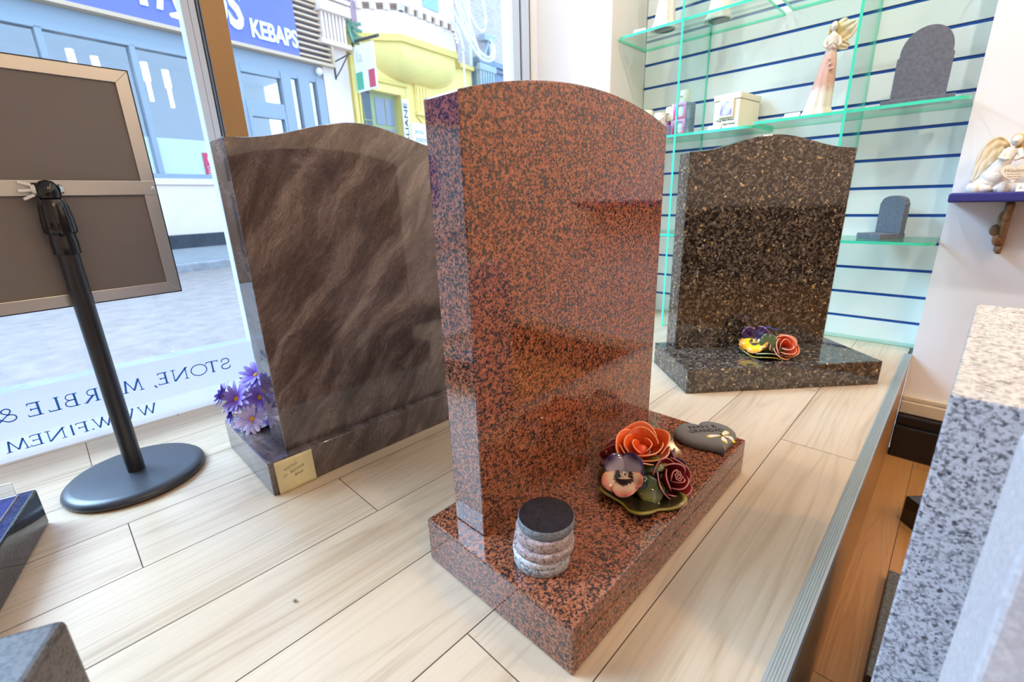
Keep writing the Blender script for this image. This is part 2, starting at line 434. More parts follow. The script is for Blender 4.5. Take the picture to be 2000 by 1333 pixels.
# white pier between window and display wall: a slanted white front and a flank painted cream for warm lamp light
pier = [(-1.60, 1.775), (-1.565, 1.775), (-1.545, 1.79), (-1.217, 1.887), (-1.217, 2.186), (-1.60, 2.186)]
mb = MB().prism(pier, -0.002, 2.36)
for i, f in enumerate(mb.f):
    c = sum((mb.v[q] for q in f), Vector()) / len(f)
    if c.x > -1.218 and len(f) == 4: mb.mi[i] = 1
struct('wall_pier', mb, [M_WALL, M_WALLWARM], bevel=0.004)
# skirting on the right wall, below platform level
struct('baseboard_right', MB().b2(-0.0545, 3.4, 2.058, 2.082, -0.215, -0.168).b2(-0.0545, 3.4, 2.064, 2.082, -0.168, -0.150), M_SKIRT, bevel=0.004)
struct('baseboard_plinth', MB().b2(-0.0545, 3.4, 2.02, 2.082, -0.3745, -0.252).b2(-0.0545, 3.4, 2.035, 2.082, -0.252, -0.216), M_BLKSK, bevel=0.005)

# ------------------------------------------------------------------ window with lettering
win = bpy.data.objects.new('window_1', None); COL.objects.link(win); win['kind'] = 'structure'
obj('glass_pane', MB().b2(WX - 0.006, WX, -1.9, 0.45, -0.003, 2.12), M_GLASS, win)
obj('glass_pane', MB().b2(WX - 0.006, WX, 0.50, 1.655, -0.003, 2.12), M_GLASS, win)
mb = MB()
mb.b2(WX - 0.03, WX + 0.012, 0.405, 0.4225, 0, 2.12, 0).b2(WX - 0.03, WX + 0.012, 0.4235, 0.438, 0, 2.12, 0)
mb.b2(WX - 0.03, WX + 0.010, 0.438, 0.4415, 0, 2.12, 1).b2(WX - 0.03, WX + 0.013, 0.4415, 0.446, 0, 2.12, 2).b2(WX - 0.03, WX + 0.010, 0.446, 0.449, 0, 2.12, 1)
obj('jamb', mb, [M_FRAME, M_FRAMED, mat('mid_blue_gasket', (0.12, 0.19, 0.30), 0.4)], win)
mb = MB().b2(WX - 0.04, WX + 0.018, 0.449, 0.508, 0, 2.12, 0)
for i, f in enumerate(mb.f):
    c = sum((mb.v[q] for q in f), Vector()) / len(f)
    if c.y < 0.4495: mb.mi[i] = 1  # left side coloured light blue, as daylight strikes it
obj('mullion', mb, [M_MULL, M_FRAME], win)
mb = MB().b2(WX - 0.03, WX + 0.012, 1.640, 1.684, 0, 2.12, 0).b2(WX - 0.03, WX + 0.009, 1.684, 1.693, 0, 2.12, 1).b2(WX - 0.03, WX + 0.016, 1.693, 1.742, 0, 2.12, 0).b2(WX - 0.03, WX + 0.006, 1.742, 1.760, 0, 2.12, 1).b2(WX - 0.03, WX + 0.004, 1.760, 1.776, 0, 2.12, 2)
obj('jamb', mb, [M_FRAME, M_FRAMED, M_WALLWARM], win)
obj('head_rail', MB().b2(WX - 0.03, WX + 0.012, -1.9, 1.76, 2.07, 2.12), M_FRAME, win)
obj('frosted_band', MB().b2(WX + 0.0004, WX + 0.001, -1.9, 0.404, 0.0, 0.171), M_FROST, win)
# serif capitals as strokes: (polyline, width); x to the reader's right (seen from the street)
def arc(cx, cy, rx, ry, a0, a1, n=14): return [(cx + rx * math.cos(R(a0 + (a1 - a0) * i / n)), cy + ry * math.sin(R(a0 + (a1 - a0) * i / n))) for i in range(n + 1)]
T_, t_, s_ = 0.13, 0.075, 0.06
GL = {
 'S': [(arc(.27, .74, .22, .235, 25, 270, 16) + arc(.27, .26, .25, .245, 90, -155, 16), .085), ([(.47, .84), (.5, .70)], s_), ([(.04, .15), (.02, .30)], s_)],
 'T': [([(.36, 0), (.36, .97)], T_), ([(.03, .97), (.69, .97)], t_), ([(.03, .98), (.01, .84)], s_), ([(.69, .98), (.71, .84)], s_), ([(.24, .015), (.48, .015)], s_)],
 'O': [(arc(.42, .49, .37, .48, 0, 360, 36), .075)],
 'N': [([(.12, 0), (.12, .97)], t_), ([(.08, .98), (.72, .0)], T_), ([(.74, 0), (.74, .97)], t_), ([(.02, .015), (.24, .015)], s_), ([(.62, .97), (.86, .97)], s_), ([(.0, .97), (.12, .97)], s_)],
 'E': [([(.13, 0), (.13, .97)], T_), ([(.13, .97), (.5, .97)], t_), ([(.13, .51), (.42, .51)], t_), ([(.13, .025), (.54, .025)], t_), ([(.5, .98), (.51, .84)], s_), ([(.42, .59), (.42, .43)], s_), ([(.54, .02), (.57, .16)], s_), ([(.01, .97), (.13, .97)], s_), ([(.01, .015), (.13, .015)], s_)],
 'M': [([(.13, 0), (.21, .97)], t_), ([(.2, .98), (.49, .08)], T_), ([(.49, .08), (.79, .97)], t_), ([(.79, .98), (.88, 0)], T_), ([(.03, .015), (.24, .015)], s_), ([(.76, .015), (1., .015)], s_)],
 'A': [([(.1, 0), (.40, .98)], t_), ([(.39, .98), (.70, 0)], T_), ([(.2, .36), (.58, .36)], t_), ([(.01, .015), (.2, .015)], s_), ([(.58, .015), (.82, .015)], s_)],
 'R': [([(.13, 0), (.13, .97)], T_), ([(.13, .97), (.3, .97)] + arc(.32, .735, .2, .235, 80, -90, 12) + [(.13, .5)], .06), ([(.28, .5), (.66, .0)], T_), ([(.01, .97), (.13, .97)], s_), ([(.01, .015), (.25, .015)], s_), ([(.6, .015), (.76, .015)], s_)],
 'B': [([(.13, 0), (.13, .97)], T_), ([(.13, .97), (.28, .97)] + arc(.3, .745, .17, .225, 80, -90, 12) + [(.13, .52)], .06), ([(.13, .52), (.3, .52)] + arc(.32, .27, .21, .25, 85, -90, 12) + [(.13, .02)], .07), ([(.01, .97), (.13, .97)], s_), ([(.01, .015), (.13, .015)], s_)],
 'L': [([(.13, 0), (.13, .97)], T_), ([(.13, .025), (.54, .025)], t_), ([(.54, .02), (.57, .17)], s_), ([(.01, .97), (.25, .97)], s_), ([(.01, .015), (.13, .015)], s_)],
 'F': [([(.13, 0), (.13, .97)], T_), ([(.13, .97), (.5, .97)], t_), ([(.13, .51), (.42, .51)], t_), ([(.5, .98), (.51, .84)], s_), ([(.42, .59), (.42, .43)], s_), ([(.01, .97), (.13, .97)], s_), ([(.01, .015), (.25, .015)], s_)],
 'I': [([(.13, 0), (.13, .97)], T_), ([(.01, .97), (.25, .97)], s_), ([(.01, .015), (.25, .015)], s_)],
 'W': [([(.06, .97), (.30, .02)], T_), ([(.30, .02), (.53, .9)], t_), ([(.48, .97), (.73, .02)], T_), ([(.73, .02), (.98, .97)], t_), ([(.0, .97), (.16, .97)], s_), ([(.9, .97), (1.05, .97)], s_)],
 ',': [([(.1, .08), (.1, -.02), (.04, -.14)], .11)], '.': [([(.05, .05), (.16, .05)], .11)],
 '&': [([(.75, .02), (.25, .62)] + arc(.36, .79, .16, .18, 210, -30, 14) + [(.30, .50)] + arc(.30, .26, .24, .25, 100, 300, 16) + [(.62, .25), (.70, .5)], .075)],
}
def glyphs(letters, z0, h, name):
    mb = MB()
    for ch, ya, yb in letters:
        strokes = GL[ch]
        xs = [p[0] for s, _ in strokes for p in s]; x0, x1 = min(xs), max(xs)
        for pl, wd in strokes:
            for (p, q) in zip(pl[:-1], pl[1:]):
                A = Vector((yb - (p[0] - x0) / (x1 - x0) * (yb - ya), z0 + p[1] * h)); B = Vector((yb - (q[0] - x0) / (x1 - x0) * (yb - ya), z0 + q[1] * h))
                dd = B - A
                if dd.length < 1e-7: continue
                dd.normalize(); nn = Vector((-dd.y, dd.x)) * (wd * h / 2); e = dd * (h * 0.008)
                qd = [A - e + nn, A - e - nn, B + e - nn, B + e + nn]
                mb.prism([(c.x, c.y) for c in qd], 0, 0.0004, M=Matrix(((0, 0, 1, WX + 0.0012), (1, 0, 0, 0), (0, 1, 0, 0), (0, 0, 0, 1))))
    return obj(name, mb, M_BLUETXT, win)
glyphs([('S', .3136, .3371), ('T', .2746, .3053), ('O', .235, .2746), ('N', .1864, .2279), ('E', .1537, .1784), (',', .1454, .1493), ('M', .0749, .1209), ('A', .0335, .0705), ('R', -.0047, .0275), ('B', -.0386, -.0127), ('L', -.0703, -.0472), ('E', -.1067, -.0805), ('&', -.1584, -.126)], 0.099, 0.0345, 'lettering')
glyphs([('W', .0926, .1349), ('W', .0423, .0858), ('W', -.0029, .038), ('.', -.0063, -.0028), ('F', -.0339, -.0116), ('I', -.0448, -.0409), ('N', -.092, -.0542), ('E', -.1206, -.0972), ('M', -.163, -.1224)], 0.0235, 0.0290, 'lettering')

# ------------------------------------------------------------------ headstones
def headstone(name, label, x, y, ang, L, W, h, a0, wd, b0, t, prof, m_t, extra=None):
    root = thing(name, label, 'headstone', (x, y, 0), ang)
    obj('base', MB().b2(0, L, 0, W, 0.0005, h), m_t, root, bevel=0.0025)
    out = [(0, 0), (wd, 0)] + [(p[0], p[1]) for p in reversed(prof)]
    M = Matrix(((1, 0, 0, a0), (0, 0, -1, b0 + t), (0, 1, 0, h), (0, 0, 0, 1)))
    obj('tablet', MB().prism(out, 0, t, M=M), m_t, root, bevel=0.002)
    return root
def ogee(wd, sh, pk, n=40):
    return [(wd * i / n, sh + (pk - sh) * (0.5 - 0.5 * math.cos(2 * PI * i / n)) ** 1.15) for i in range(n + 1)]
def dome(wd, sh, pk, n=32):
    rise = pk - sh; rad = (wd * wd / 4 + rise * rise) / (2 * rise); zc = pk - rad
    return [(wd * i / n, zc + math.sqrt(max(0, rad * rad - (wd * i / n - wd / 2) ** 2))) for i in range(n + 1)]
headstone('red_headstone', 'polished red granite headstone with curved top on a matching base in the foreground', -0.2493, 0.3412, R(89.9), 0.5961, 0.2954, 0.0785, 0.0353, 0.5121, 0.1952, 0.0685, dome(0.5121, 0.6165, 0.652), M_RED)
headstone('purple_headstone', 'purple brown swirled granite headstone with wavy top standing next to the shop window', -0.9257, 0.2244, R(89.9), 0.605, 0.2991, 0.0765, 0.0453, 0.514, 0.0243, 0.0838, ogee(0.514, 0.6155, 0.658), M_SWIRL)
headstone('black_headstone', 'black gold flecked granite headstone with wavy top in front of the glass shelves', -0.5117, 1.2528, R(46.97), 0.5959, 0.2750, 0.0756, 0.0409, 0.514, 0.2021, 0.076, ogee(0.514, 0.616, 0.658), M_PEARL)

# ------------------------------------------------------------------ small things on the red base
ZB = 0.0785
disc = [('grey_disc', M_DISC, 0.0405, 0.0120, (-.352, .4045), 'lowest grey round stone disc of the stack on the red granite base'),
        ('white_disc', M_DISCW, 0.0410, 0.0105, (-.3535, .4055), 'whitish round stone disc lying second from the bottom of the disc stack'),
        ('grey_disc', M_PINKG, 0.0430, 0.0125, (-.3512, .4085), 'widest brownish grey stone disc in the middle of the disc stack'),
        ('pink_disc', M_PINKG, 0.0410, 0.0155, (-.3530, .4115), 'pinkish chipped stone disc just beneath the black polished disc'),
        ('black_disc', M_BLKG, 0.0402, 0.0140, (-.3535, .4165), 'polished black stone disc on top of the disc stack')]
z = ZB + 0.0003
for k, (nm, mt, r, h, (x, y), lab) in enumerate(disc):
    rng = random.Random(k)
    ph = [rng.uniform(0, 6.28) for _ in range(6)]
    rough_edge = 0.0 if k == 4 else 0.012
    def rf(a, q, ph=ph, e=rough_edge): return 1 + e * (math.sin(7 * a + ph[0] + q) * .5 + math.sin(13 * a + ph[1] + 2 * q) * .35 + math.sin(23 * a + ph[2]) * .3)
    mb = MB().lathe([(r * .97, 0), (r, .0012), (r, h * .5), (r, h - .0014), (r * .975, h)], 72, M=Matrix.Translation((0, 0, 0)), rf=rf)
    o = obj(nm, mb, [mt], None, smooth=50)
    o.location = (x, y, z)
    if k == 4:
        o.data.materials.clear(); o.data.materials.append(M_BLKG); o.data.materials.append(granite_grey('sawn_black_granite', (0.07, 0.075, 0.085), (0.13, 0.14, 0.155), (0.2, 0.21, 0.23), 500, 0.5))
        o.data.polygons.foreach_set('material_index', [0 if abs(p.normal.z) > .9 else 1 for p in o.data.polygons])
    tag(o, lab, 'stone disc', 'stone discs stacked on the red base')
    z += h + 0.0003

def rose_cup(mb, M, rings, seed=0, mi=0, lip=0.25, drop=0.36):
    rng = random.Random(seed)
    for (n, r0, r1, h, z0, span, off) in rings:
        for q in range(n):
            a0 = 2 * PI * q / n + off; ph = rng.uniform(0, 6.28); hh = h * rng.uniform(.92, 1.06)
            def fn(u, v, a0=a0, ph=ph, hh=hh, r0=r0, r1=r1, span=span, z0=z0):
                a = a0 + v * span * (0.5 + 0.5 * math.sin(min(1, u * 1.3) * PI / 2))
                r = r0 + (r1 - r0) * (math.sin(u * PI / 2) ** 0.8) + r1 * lip * max(0, u - .62) ** 1.2 * (1.5 - abs(v)) + r1 * .13 * v
                zz = z0 + hh * u * (1 - drop * abs(v) ** 2.2 * u) - lip * hh * .5 * max(0, u - .8) + 0.05 * hh * math.sin(4 * v + ph) * u * u
                r += r1 * 0.06 * math.sin(3.5 * v + ph) * u * u
                return (r * math.cos(a), r * math.sin(a), zz)
            mb.grid(fn, 9, 14, mi, M)
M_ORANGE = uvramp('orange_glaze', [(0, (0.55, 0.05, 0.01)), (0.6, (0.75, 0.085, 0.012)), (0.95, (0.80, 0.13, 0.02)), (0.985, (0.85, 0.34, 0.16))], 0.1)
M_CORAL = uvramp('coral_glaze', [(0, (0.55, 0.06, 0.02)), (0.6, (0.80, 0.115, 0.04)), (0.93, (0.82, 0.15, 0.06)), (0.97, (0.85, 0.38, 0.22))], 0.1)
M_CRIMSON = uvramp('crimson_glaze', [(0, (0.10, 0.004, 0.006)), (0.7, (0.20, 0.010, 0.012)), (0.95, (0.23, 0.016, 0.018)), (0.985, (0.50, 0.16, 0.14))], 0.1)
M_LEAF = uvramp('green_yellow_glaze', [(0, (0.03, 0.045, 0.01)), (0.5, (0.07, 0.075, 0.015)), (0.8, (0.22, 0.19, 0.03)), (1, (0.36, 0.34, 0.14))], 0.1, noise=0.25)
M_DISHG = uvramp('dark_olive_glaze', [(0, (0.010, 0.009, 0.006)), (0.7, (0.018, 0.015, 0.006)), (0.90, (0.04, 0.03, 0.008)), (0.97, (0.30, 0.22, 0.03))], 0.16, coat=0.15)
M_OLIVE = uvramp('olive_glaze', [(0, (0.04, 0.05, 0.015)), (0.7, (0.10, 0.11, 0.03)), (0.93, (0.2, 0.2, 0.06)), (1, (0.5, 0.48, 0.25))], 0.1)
def petal(R_, half, cup, ruf, ph=0.0, wid=0.42):
    def fn(u, v):
        rr = R_ * u * (1 - 0.20 * abs(v) ** 2.6)
        wv = half * R_ * (math.sin(min(1.0, u * 1.06) * PI * .80) ** 0.75 if u > 0 else 0)
        zz = cup * R_ * (u * u) * 0.6 - cup * R_ * .25 * (v * v) * u + ruf * R_ * math.sin(5 * v + ph) * u * u
        return (wv * v, rr, zz)
    return fn
def pansy_mat(name, edge, mid, blot, br=0.42):
    mt = mat(name, rough=0.12, ior=1.5, coat=0.6); k = NT(mt)
    uv = k.n('ShaderNodeTexCoord').outputs['UV']; u = k.sep(uv, 0); v = k.sep(uv, 1)
    av = k.math('ABSOLUTE', k.math('SUBTRACT', v, 0.5))
    st = k.n('ShaderNodeMapping'); st.inputs['Scale'].default_value = (1.5, 45, 1); k.l(uv, st.inputs[0])
    ns = k.math('SUBTRACT', k.noise(st.outputs[0], 1.0, 2), 0.5)
    e = k.math('MAXIMUM', u, k.math('MULTIPLY', av, 2.0))
    c = k.ramp(e, [(0.60, mid), (0.86, edge), (1.0, tuple(q * .8 for q in edge))])
    b = k.math('ADD', k.math('ADD', u, k.math('MULTIPLY', av, 0.5)), k.math('MULTIPLY', ns, 0.42))
    bm = k.math('MULTIPLY', k.math('LESS_THAN', b, br + .10), k.math('GREATER_THAN', u, 0.16))
    k.col(k.mix(bm, c, blot)); return mt
def pansy(parent, M, Rp, m_up, m_low, m_ctr, name='pansy'):
    mb = MB()
    for k, (an, rr, hf, zz, mi) in enumerate(((38, 1.0, .58, -.004, 0), (-36, 1.02, .58, -.003, 0), (112, .93, .56, .0005, 1), (-112, .80, .50, .0005, 1), (180, .86, .66, .003, 1))):
        P = M @ Matrix.Translation((0, 0, zz)) @ Matrix.Rotation(R(an), 4, 'Z') @ Matrix.Rotation(R(14 if k < 2 else 4), 4, 'X')
        mb.grid(petal(Rp * rr, hf, .34, .05, k), 10, 14, mi, P)
    o = obj(name, mb, [m_up, m_low], parent, smooth=True, solid=0.0016)
    obj('flower_centre', MB().tube([M @ Vector((.25 * Rp * .3, .1 * Rp, .002)), M @ Vector((0, .12 * Rp, .008)), M @ Vector((-.03 * Rp, -.02 * Rp, .012)), M @ Vector((.02 * Rp, -.12 * Rp, .010))], .0018, 8), m_ctr, o, smooth=True)
    return o
def leaf(mb, M, L, W, mi=0, bend=.25):
    mb.grid(lambda u, v: (W * v * (math.sin(PI * min(1, u * .98 + .01)) ** .7), L * u, bend * L * math.sin(u * PI) * .5 - .12 * W * v * v + .0015 * math.sin(u * 26) * abs(v)), 12, 8, mi, M)
def wavy_dish(R1, n, amp, h, lift):
    def fn(u, v):
        a = PI * v; r = R1 * u * (1 + amp * math.sin(n * a + .7) * u)
        return (r * math.cos(a), r * math.sin(a), h + lift * u * u + .006 * math.sin(n * a + .2) * u ** 2)
    return fn
bq = thing('ceramic_flower_posy', 'glazed ceramic posy with orange rose, dark red rose and pansy on the red granite base', 'ceramic flowers', (-0.318, 0.630, ZB))
obj('dish', MB().grid(wavy_dish(.064, 5, .17, .0035, .007), 10, 80), M_DISHG, bq, smooth=True, solid=.003)
obj('foot', MB().lathe([(.016, .0003), (.020, .004), (.020, .016), (.017, .028), (.008, .040)], 32), mat('dark_green_glaze', (0.012, 0.018, 0.006), 0.15), bq, smooth=True)
def W2L(p): return Vector(p) - Vector((-0.318, 0.630, ZB))
ro = MB()
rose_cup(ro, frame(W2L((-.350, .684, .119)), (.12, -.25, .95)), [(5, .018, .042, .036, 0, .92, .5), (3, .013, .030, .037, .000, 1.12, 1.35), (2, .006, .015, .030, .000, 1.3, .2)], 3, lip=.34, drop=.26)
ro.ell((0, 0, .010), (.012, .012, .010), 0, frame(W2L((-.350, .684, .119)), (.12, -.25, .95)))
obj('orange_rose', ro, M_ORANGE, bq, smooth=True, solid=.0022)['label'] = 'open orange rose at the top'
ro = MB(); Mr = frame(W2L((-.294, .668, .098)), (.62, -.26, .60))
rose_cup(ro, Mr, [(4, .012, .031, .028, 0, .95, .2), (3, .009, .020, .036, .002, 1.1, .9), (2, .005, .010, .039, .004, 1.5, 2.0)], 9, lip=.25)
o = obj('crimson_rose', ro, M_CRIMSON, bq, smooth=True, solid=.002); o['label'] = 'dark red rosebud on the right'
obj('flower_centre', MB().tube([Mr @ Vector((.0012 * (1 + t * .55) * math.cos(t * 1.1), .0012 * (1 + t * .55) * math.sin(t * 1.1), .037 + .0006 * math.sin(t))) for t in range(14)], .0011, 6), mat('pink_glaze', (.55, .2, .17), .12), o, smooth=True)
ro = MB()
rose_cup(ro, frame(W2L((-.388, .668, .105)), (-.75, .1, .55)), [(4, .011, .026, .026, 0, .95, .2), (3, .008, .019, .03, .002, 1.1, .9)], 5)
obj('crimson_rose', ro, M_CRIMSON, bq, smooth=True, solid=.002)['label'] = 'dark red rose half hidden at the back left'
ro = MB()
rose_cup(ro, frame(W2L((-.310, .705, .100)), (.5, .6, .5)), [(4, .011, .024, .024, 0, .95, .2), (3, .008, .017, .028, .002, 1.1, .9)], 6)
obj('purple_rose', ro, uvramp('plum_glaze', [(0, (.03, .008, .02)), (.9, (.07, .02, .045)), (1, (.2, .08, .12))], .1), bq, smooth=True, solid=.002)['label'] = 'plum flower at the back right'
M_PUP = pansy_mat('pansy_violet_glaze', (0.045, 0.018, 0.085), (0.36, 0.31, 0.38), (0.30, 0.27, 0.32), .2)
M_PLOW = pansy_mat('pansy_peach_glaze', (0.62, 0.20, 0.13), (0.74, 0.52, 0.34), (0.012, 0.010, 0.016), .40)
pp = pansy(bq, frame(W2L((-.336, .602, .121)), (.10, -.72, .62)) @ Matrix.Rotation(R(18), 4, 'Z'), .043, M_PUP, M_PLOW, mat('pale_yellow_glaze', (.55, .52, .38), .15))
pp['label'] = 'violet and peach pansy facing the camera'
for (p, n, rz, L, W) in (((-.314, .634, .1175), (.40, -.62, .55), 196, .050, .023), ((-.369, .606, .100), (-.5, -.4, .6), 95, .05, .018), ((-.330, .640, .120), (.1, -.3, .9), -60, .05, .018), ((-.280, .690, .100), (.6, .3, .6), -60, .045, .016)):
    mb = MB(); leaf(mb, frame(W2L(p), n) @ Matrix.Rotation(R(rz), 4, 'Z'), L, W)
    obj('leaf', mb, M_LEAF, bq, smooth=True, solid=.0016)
for (p, q) in (((-.392, .618, .113), (-.372, .628, .108)), ((-.398, .640, .124), (-.375, .642, .112)), ((-.397, .655, .130), (-.38, .655, .115))):
    mb = MB().ell(W2L(p), (.0048, .0048, .0052)).tube([W2L(p), W2L(q)], .0011, 6)
    obj('berry', mb, mat('dark_berry_glaze', (.12, .012, .012), .1), bq, smooth=True)

# heart pebble
hp = thing('heart_pebble', 'grey heart shaped stone with butterfly and Nan and Grandad lettering on the red base', 'memorial stone', (-0.3054, 0.881, ZB), math.atan2(-.62, .79))
def heart2(t):
    x = 15.5 * math.sin(t) ** 3 + 1.0 * math.sin(t); y = 13 * math.cos(t) - 2.6 * math.cos(2 * t) - 2 * math.cos(3 * t) - math.cos(4 * t)
    return ((-y - 1.0) * .00455, x * .00385)
ring = [heart2(2 * PI * i / 64) for i in range(64)]
mb = MB()
rr = []
for s, zz in ((.90, .0004), (.97, .003), (1.0, .008), (.98, .0125), (.92, .0165), (.80, .0195), (.60, .0216), (.35, .0226), (.10, .0230)):
    rr.append([(a * s, b * s, zz) for a, b in ring])
mb.rings(rr)
obj('stone', mb, speckle('grey_stone_paint', (0.17, 0.155, 0.14), 0.07, 90, 0.75), hp, smooth=True)
def hz(x, y):  # height of the pebble's face
    a = math.atan2(y, x); best = min(ring, key=lambda p: abs((math.atan2(p[1], p[0]) - a + PI) % (2 * PI) - PI))
    s = math.hypot(x, y) / max(1e-6, math.hypot(*best))
    tb = ((0, .0230), (.10, .0230), (.35, .0226), (.60, .0216), (.80, .0195), (.92, .0165), (1.0, .009))
    for (s0, z0), (s1, z1) in zip(tb[:-1], tb[1:]):
        if s <= s1: return z0 + (z1 - z0) * (s - s0) / (s1 - s0)
    return .009
def drape(mb, lift=.0004):
    for v in mb.v: v.z += hz(v.x, v.y) + lift
    return mb
Mh = Matrix.Rotation(R(90), 4, 'Z') @ Matrix.Identity(4)
def hlabel(txt, cx, cy, wd, ht):
    M = Matrix.Translation((cx, cy, 0)) @ Matrix.Rotation(R(-90 + 180), 4, 'Z')
    return M
mb = MB()
mb.text('NAN &', 0, Matrix.Translation((-.021, .002, 0)) @ Matrix.Rotation(R(84), 4, 'Z'), (-.032, .026, -.0060, .0060), .0004, -.006)
mb.text('GRANDAD', 0, Matrix.Translation((-.004, -.003, 0)) @ Matrix.Rotation(R(84), 4, 'Z'), (-.035, .037, -.0065, .0065), .0004, -.006)
obj('lettering', drape(mb), M_INKB, hp)
mb = MB()
def wing(mb, pts, c, mi_o, mi_i):
    cx = sum(p[0] for p in pts) / len(pts); cy = sum(p[1] for p in pts) / len(pts)
    mb.prism(pts, 0, .0003, mi_o); mb.prism([(c[0] + (p[0] - c[0]) * .80, c[1] + (p[1] - c[1]) * .80) for p in pts], .0003, .0006, mi_i)
def blob(x0, y0, x1, y1, wd, n=16):
    d = Vector((x1 - x0, y1 - y0)); L = d.length; d.normalize(); nn = Vector((-d.y, d.x)); out = []
    for i in range(n):
        a = 2 * PI * i / n; u = .5 - .5 * math.cos(a); wv = wd * math.sin(a) * (.35 + .9 * u)
        p = Vector((x0, y0)) + d * L * u + nn * wv; out.append((p.x, p.y))
    return out
bm = Matrix.Translation((.021, .017, 0)) @ Matrix.Rotation(R(100), 4, 'Z') @ Matrix.Scale(1.2, 4)
tmp = MB()
for a in ((0, .001, -.026, .006, .005), (.001, .001, .021, .010, .0055), (0, -.001, -.007, -.016, .006), (.001, -.001, .020, -.010, .005)):
    wing(tmp, blob(*a), (a[0] * .5 + a[2] * .42, a[1] * .5 + a[3] * .42), 0, 1)
tmp.prism(blob(0, -.004, .001, .006, .0012), 0, .0009, 2)
for v in tmp.v: v.xyz = bm @ v
obj('butterfly', drape(tmp), [mat('yellow_enamel', (.80, .62, .02), .4), mat('white_enamel', (.85, .78, .76), .4), M_INKB], hp)

# ceramic posy on the black base
by = thing('ceramic_flower_posy', 'glazed ceramic posy with yellow pansy and coral rose on the black granite base', 'ceramic flowers', (-0.385, 1.545, 0.0756))
def B2L(p): return Vector(p) - Vector((-0.385, 1.545, 0.0756))
Mb = Matrix.Rotation(R(47), 4, 'Z')
obj('dish', MB().grid(wavy_dish(.072, 4, .12, .004, .004), 10, 56), M_DISHG, by, smooth=True, solid=.003)
obj('leaf', MB().grid(wavy_dish(.060, 4, .16, .012, .005), 10, 56), M_OLIVE, by, smooth=True, solid=.0025)
obj('foot', MB().lathe([(.020, .0003), (.024, .01), (.020, .045), (.010, .062)], 28), mat('olive_body_glaze', (.055, .05, .015), .15), by, smooth=True)
M_YP = pansy_mat('pansy_yellow_glaze', (.62, .22, .03), (.83, .56, .01), (.05, .04, .03), .30)
M_DPUR = uvramp('deep_purple_glaze', [(0, (.02, .004, .02)), (.9, (.045, .008, .045)), (1, (.25, .1, .2))], .08)
yp = pansy(by, frame(B2L((-.414, 1.525, .118)), (-.05, -.75, .42)) @ Matrix.Rotation(R(10), 4, 'Z'), .052, M_DPUR, M_YP, mat('pale_stamen_glaze', (.6, .5, .2), .2))
yp['label'] = 'yellow and purple pansy on the left'
ro = MB(); rose_cup(ro, frame(B2L((-.345, 1.552, .100)), (.42, -.62, .50)), [(4, .013, .036, .030, 0, .95, .9), (3, .010, .028, .040, .002, 1.1, .9), (2, .006, .016, .044, .004, 1.5, 2.0)], 12, lip=.15)
obj('coral_rose', ro, M_CORAL, by, smooth=True, solid=.0022)['label'] = 'coral rose on the right'
mb = MB(); 
for an in (20, 90, 160, 250): mb.grid(petal(.026, .6, .3, .05, an), 7, 8, 0, frame(B2L((-.392, 1.575, .150)), (.05, .3, .9)) @ Matrix.Rotation(R(an), 4, 'Z'))
obj('blue_flower', mb, uvramp('blue_yellow_glaze', [(0, (.8, .6, .02)), (.35, (.75, .55, .03)), (.45, (.05, .08, .35)), (1, (.08, .11, .5))], .1), by, smooth=True, solid=.0016)
for (p, n, rz) in (((-.384, 1.528, .150), (.1, -.9, .2), 176), ((-.372, 1.530, .148), (.25, -.9, .25), 188), ((-.386, 1.540, .152), (-.2, -.9, .2), 160)):
    mb = MB(); leaf(mb, frame(B2L(p), n) @ Matrix.Rotation(R(rz), 4, 'Z'), .055, .017); obj('leaf', mb, M_OLIVE, by, smooth=True, solid=.0018)

# purple daisies behind the purple headstone
da = thing('daisy_posy', 'purple artificial daisies in a small silver bowl on the purple granite base', 'artificial flowers', (-1.128, 0.268, 0.0765))
def D2L(p): return Vector(p) - Vector((-1.128, .268, .0765))
obj('bowl', MB().lathe([(.022, .0004), (.034, .002), (.036, .006), (.033, .010), (.030, .016), (.036, .024)], 36), M_CHROME, da, smooth=60)
M_PET = uvramp('lilac_petal', [(0, (.16, .02, .38)), (.18, (.20, .09, .62)), (.55, (.29, .21, .76)), (1, (.46, .40, .88))], .7, coat=0)
M_PETW = uvramp('pale_lilac_petal', [(0, (.30, .12, .55)), (.25, (.48, .42, .86)), (1, (.66, .63, .93))], .7, coat=0)
M_YC = mat('yellow_stamens', (.68, .36, .03), .8)
M_STEM = mat('green_stem', (.08, .24, .09), .6)
flowers = [((-1.136, .243, .152), (.35, -.75, .50), .033, 0), ((-1.134, .292, .196), (.25, -.55, .75), .036, 0), ((-1.108, .284, .150), (.60, -.55, .45), .032, 0), ((-1.106, .258, .106), (.62, -.55, .42), .033, 1), ((-1.160, .232, .110), (-.2, -.95, .1), .024, 0), ((-1.168, .300, .160), (-.6, .3, .6), .034, 0), ((-1.115, .325, .170), (.3, .6, .6), .034, 0), ((-1.105, .318, .115), (.6, .5, .2), .030, 0), ((-1.165, .225, .160), (-.4, -.8, .4), .026, 0)]
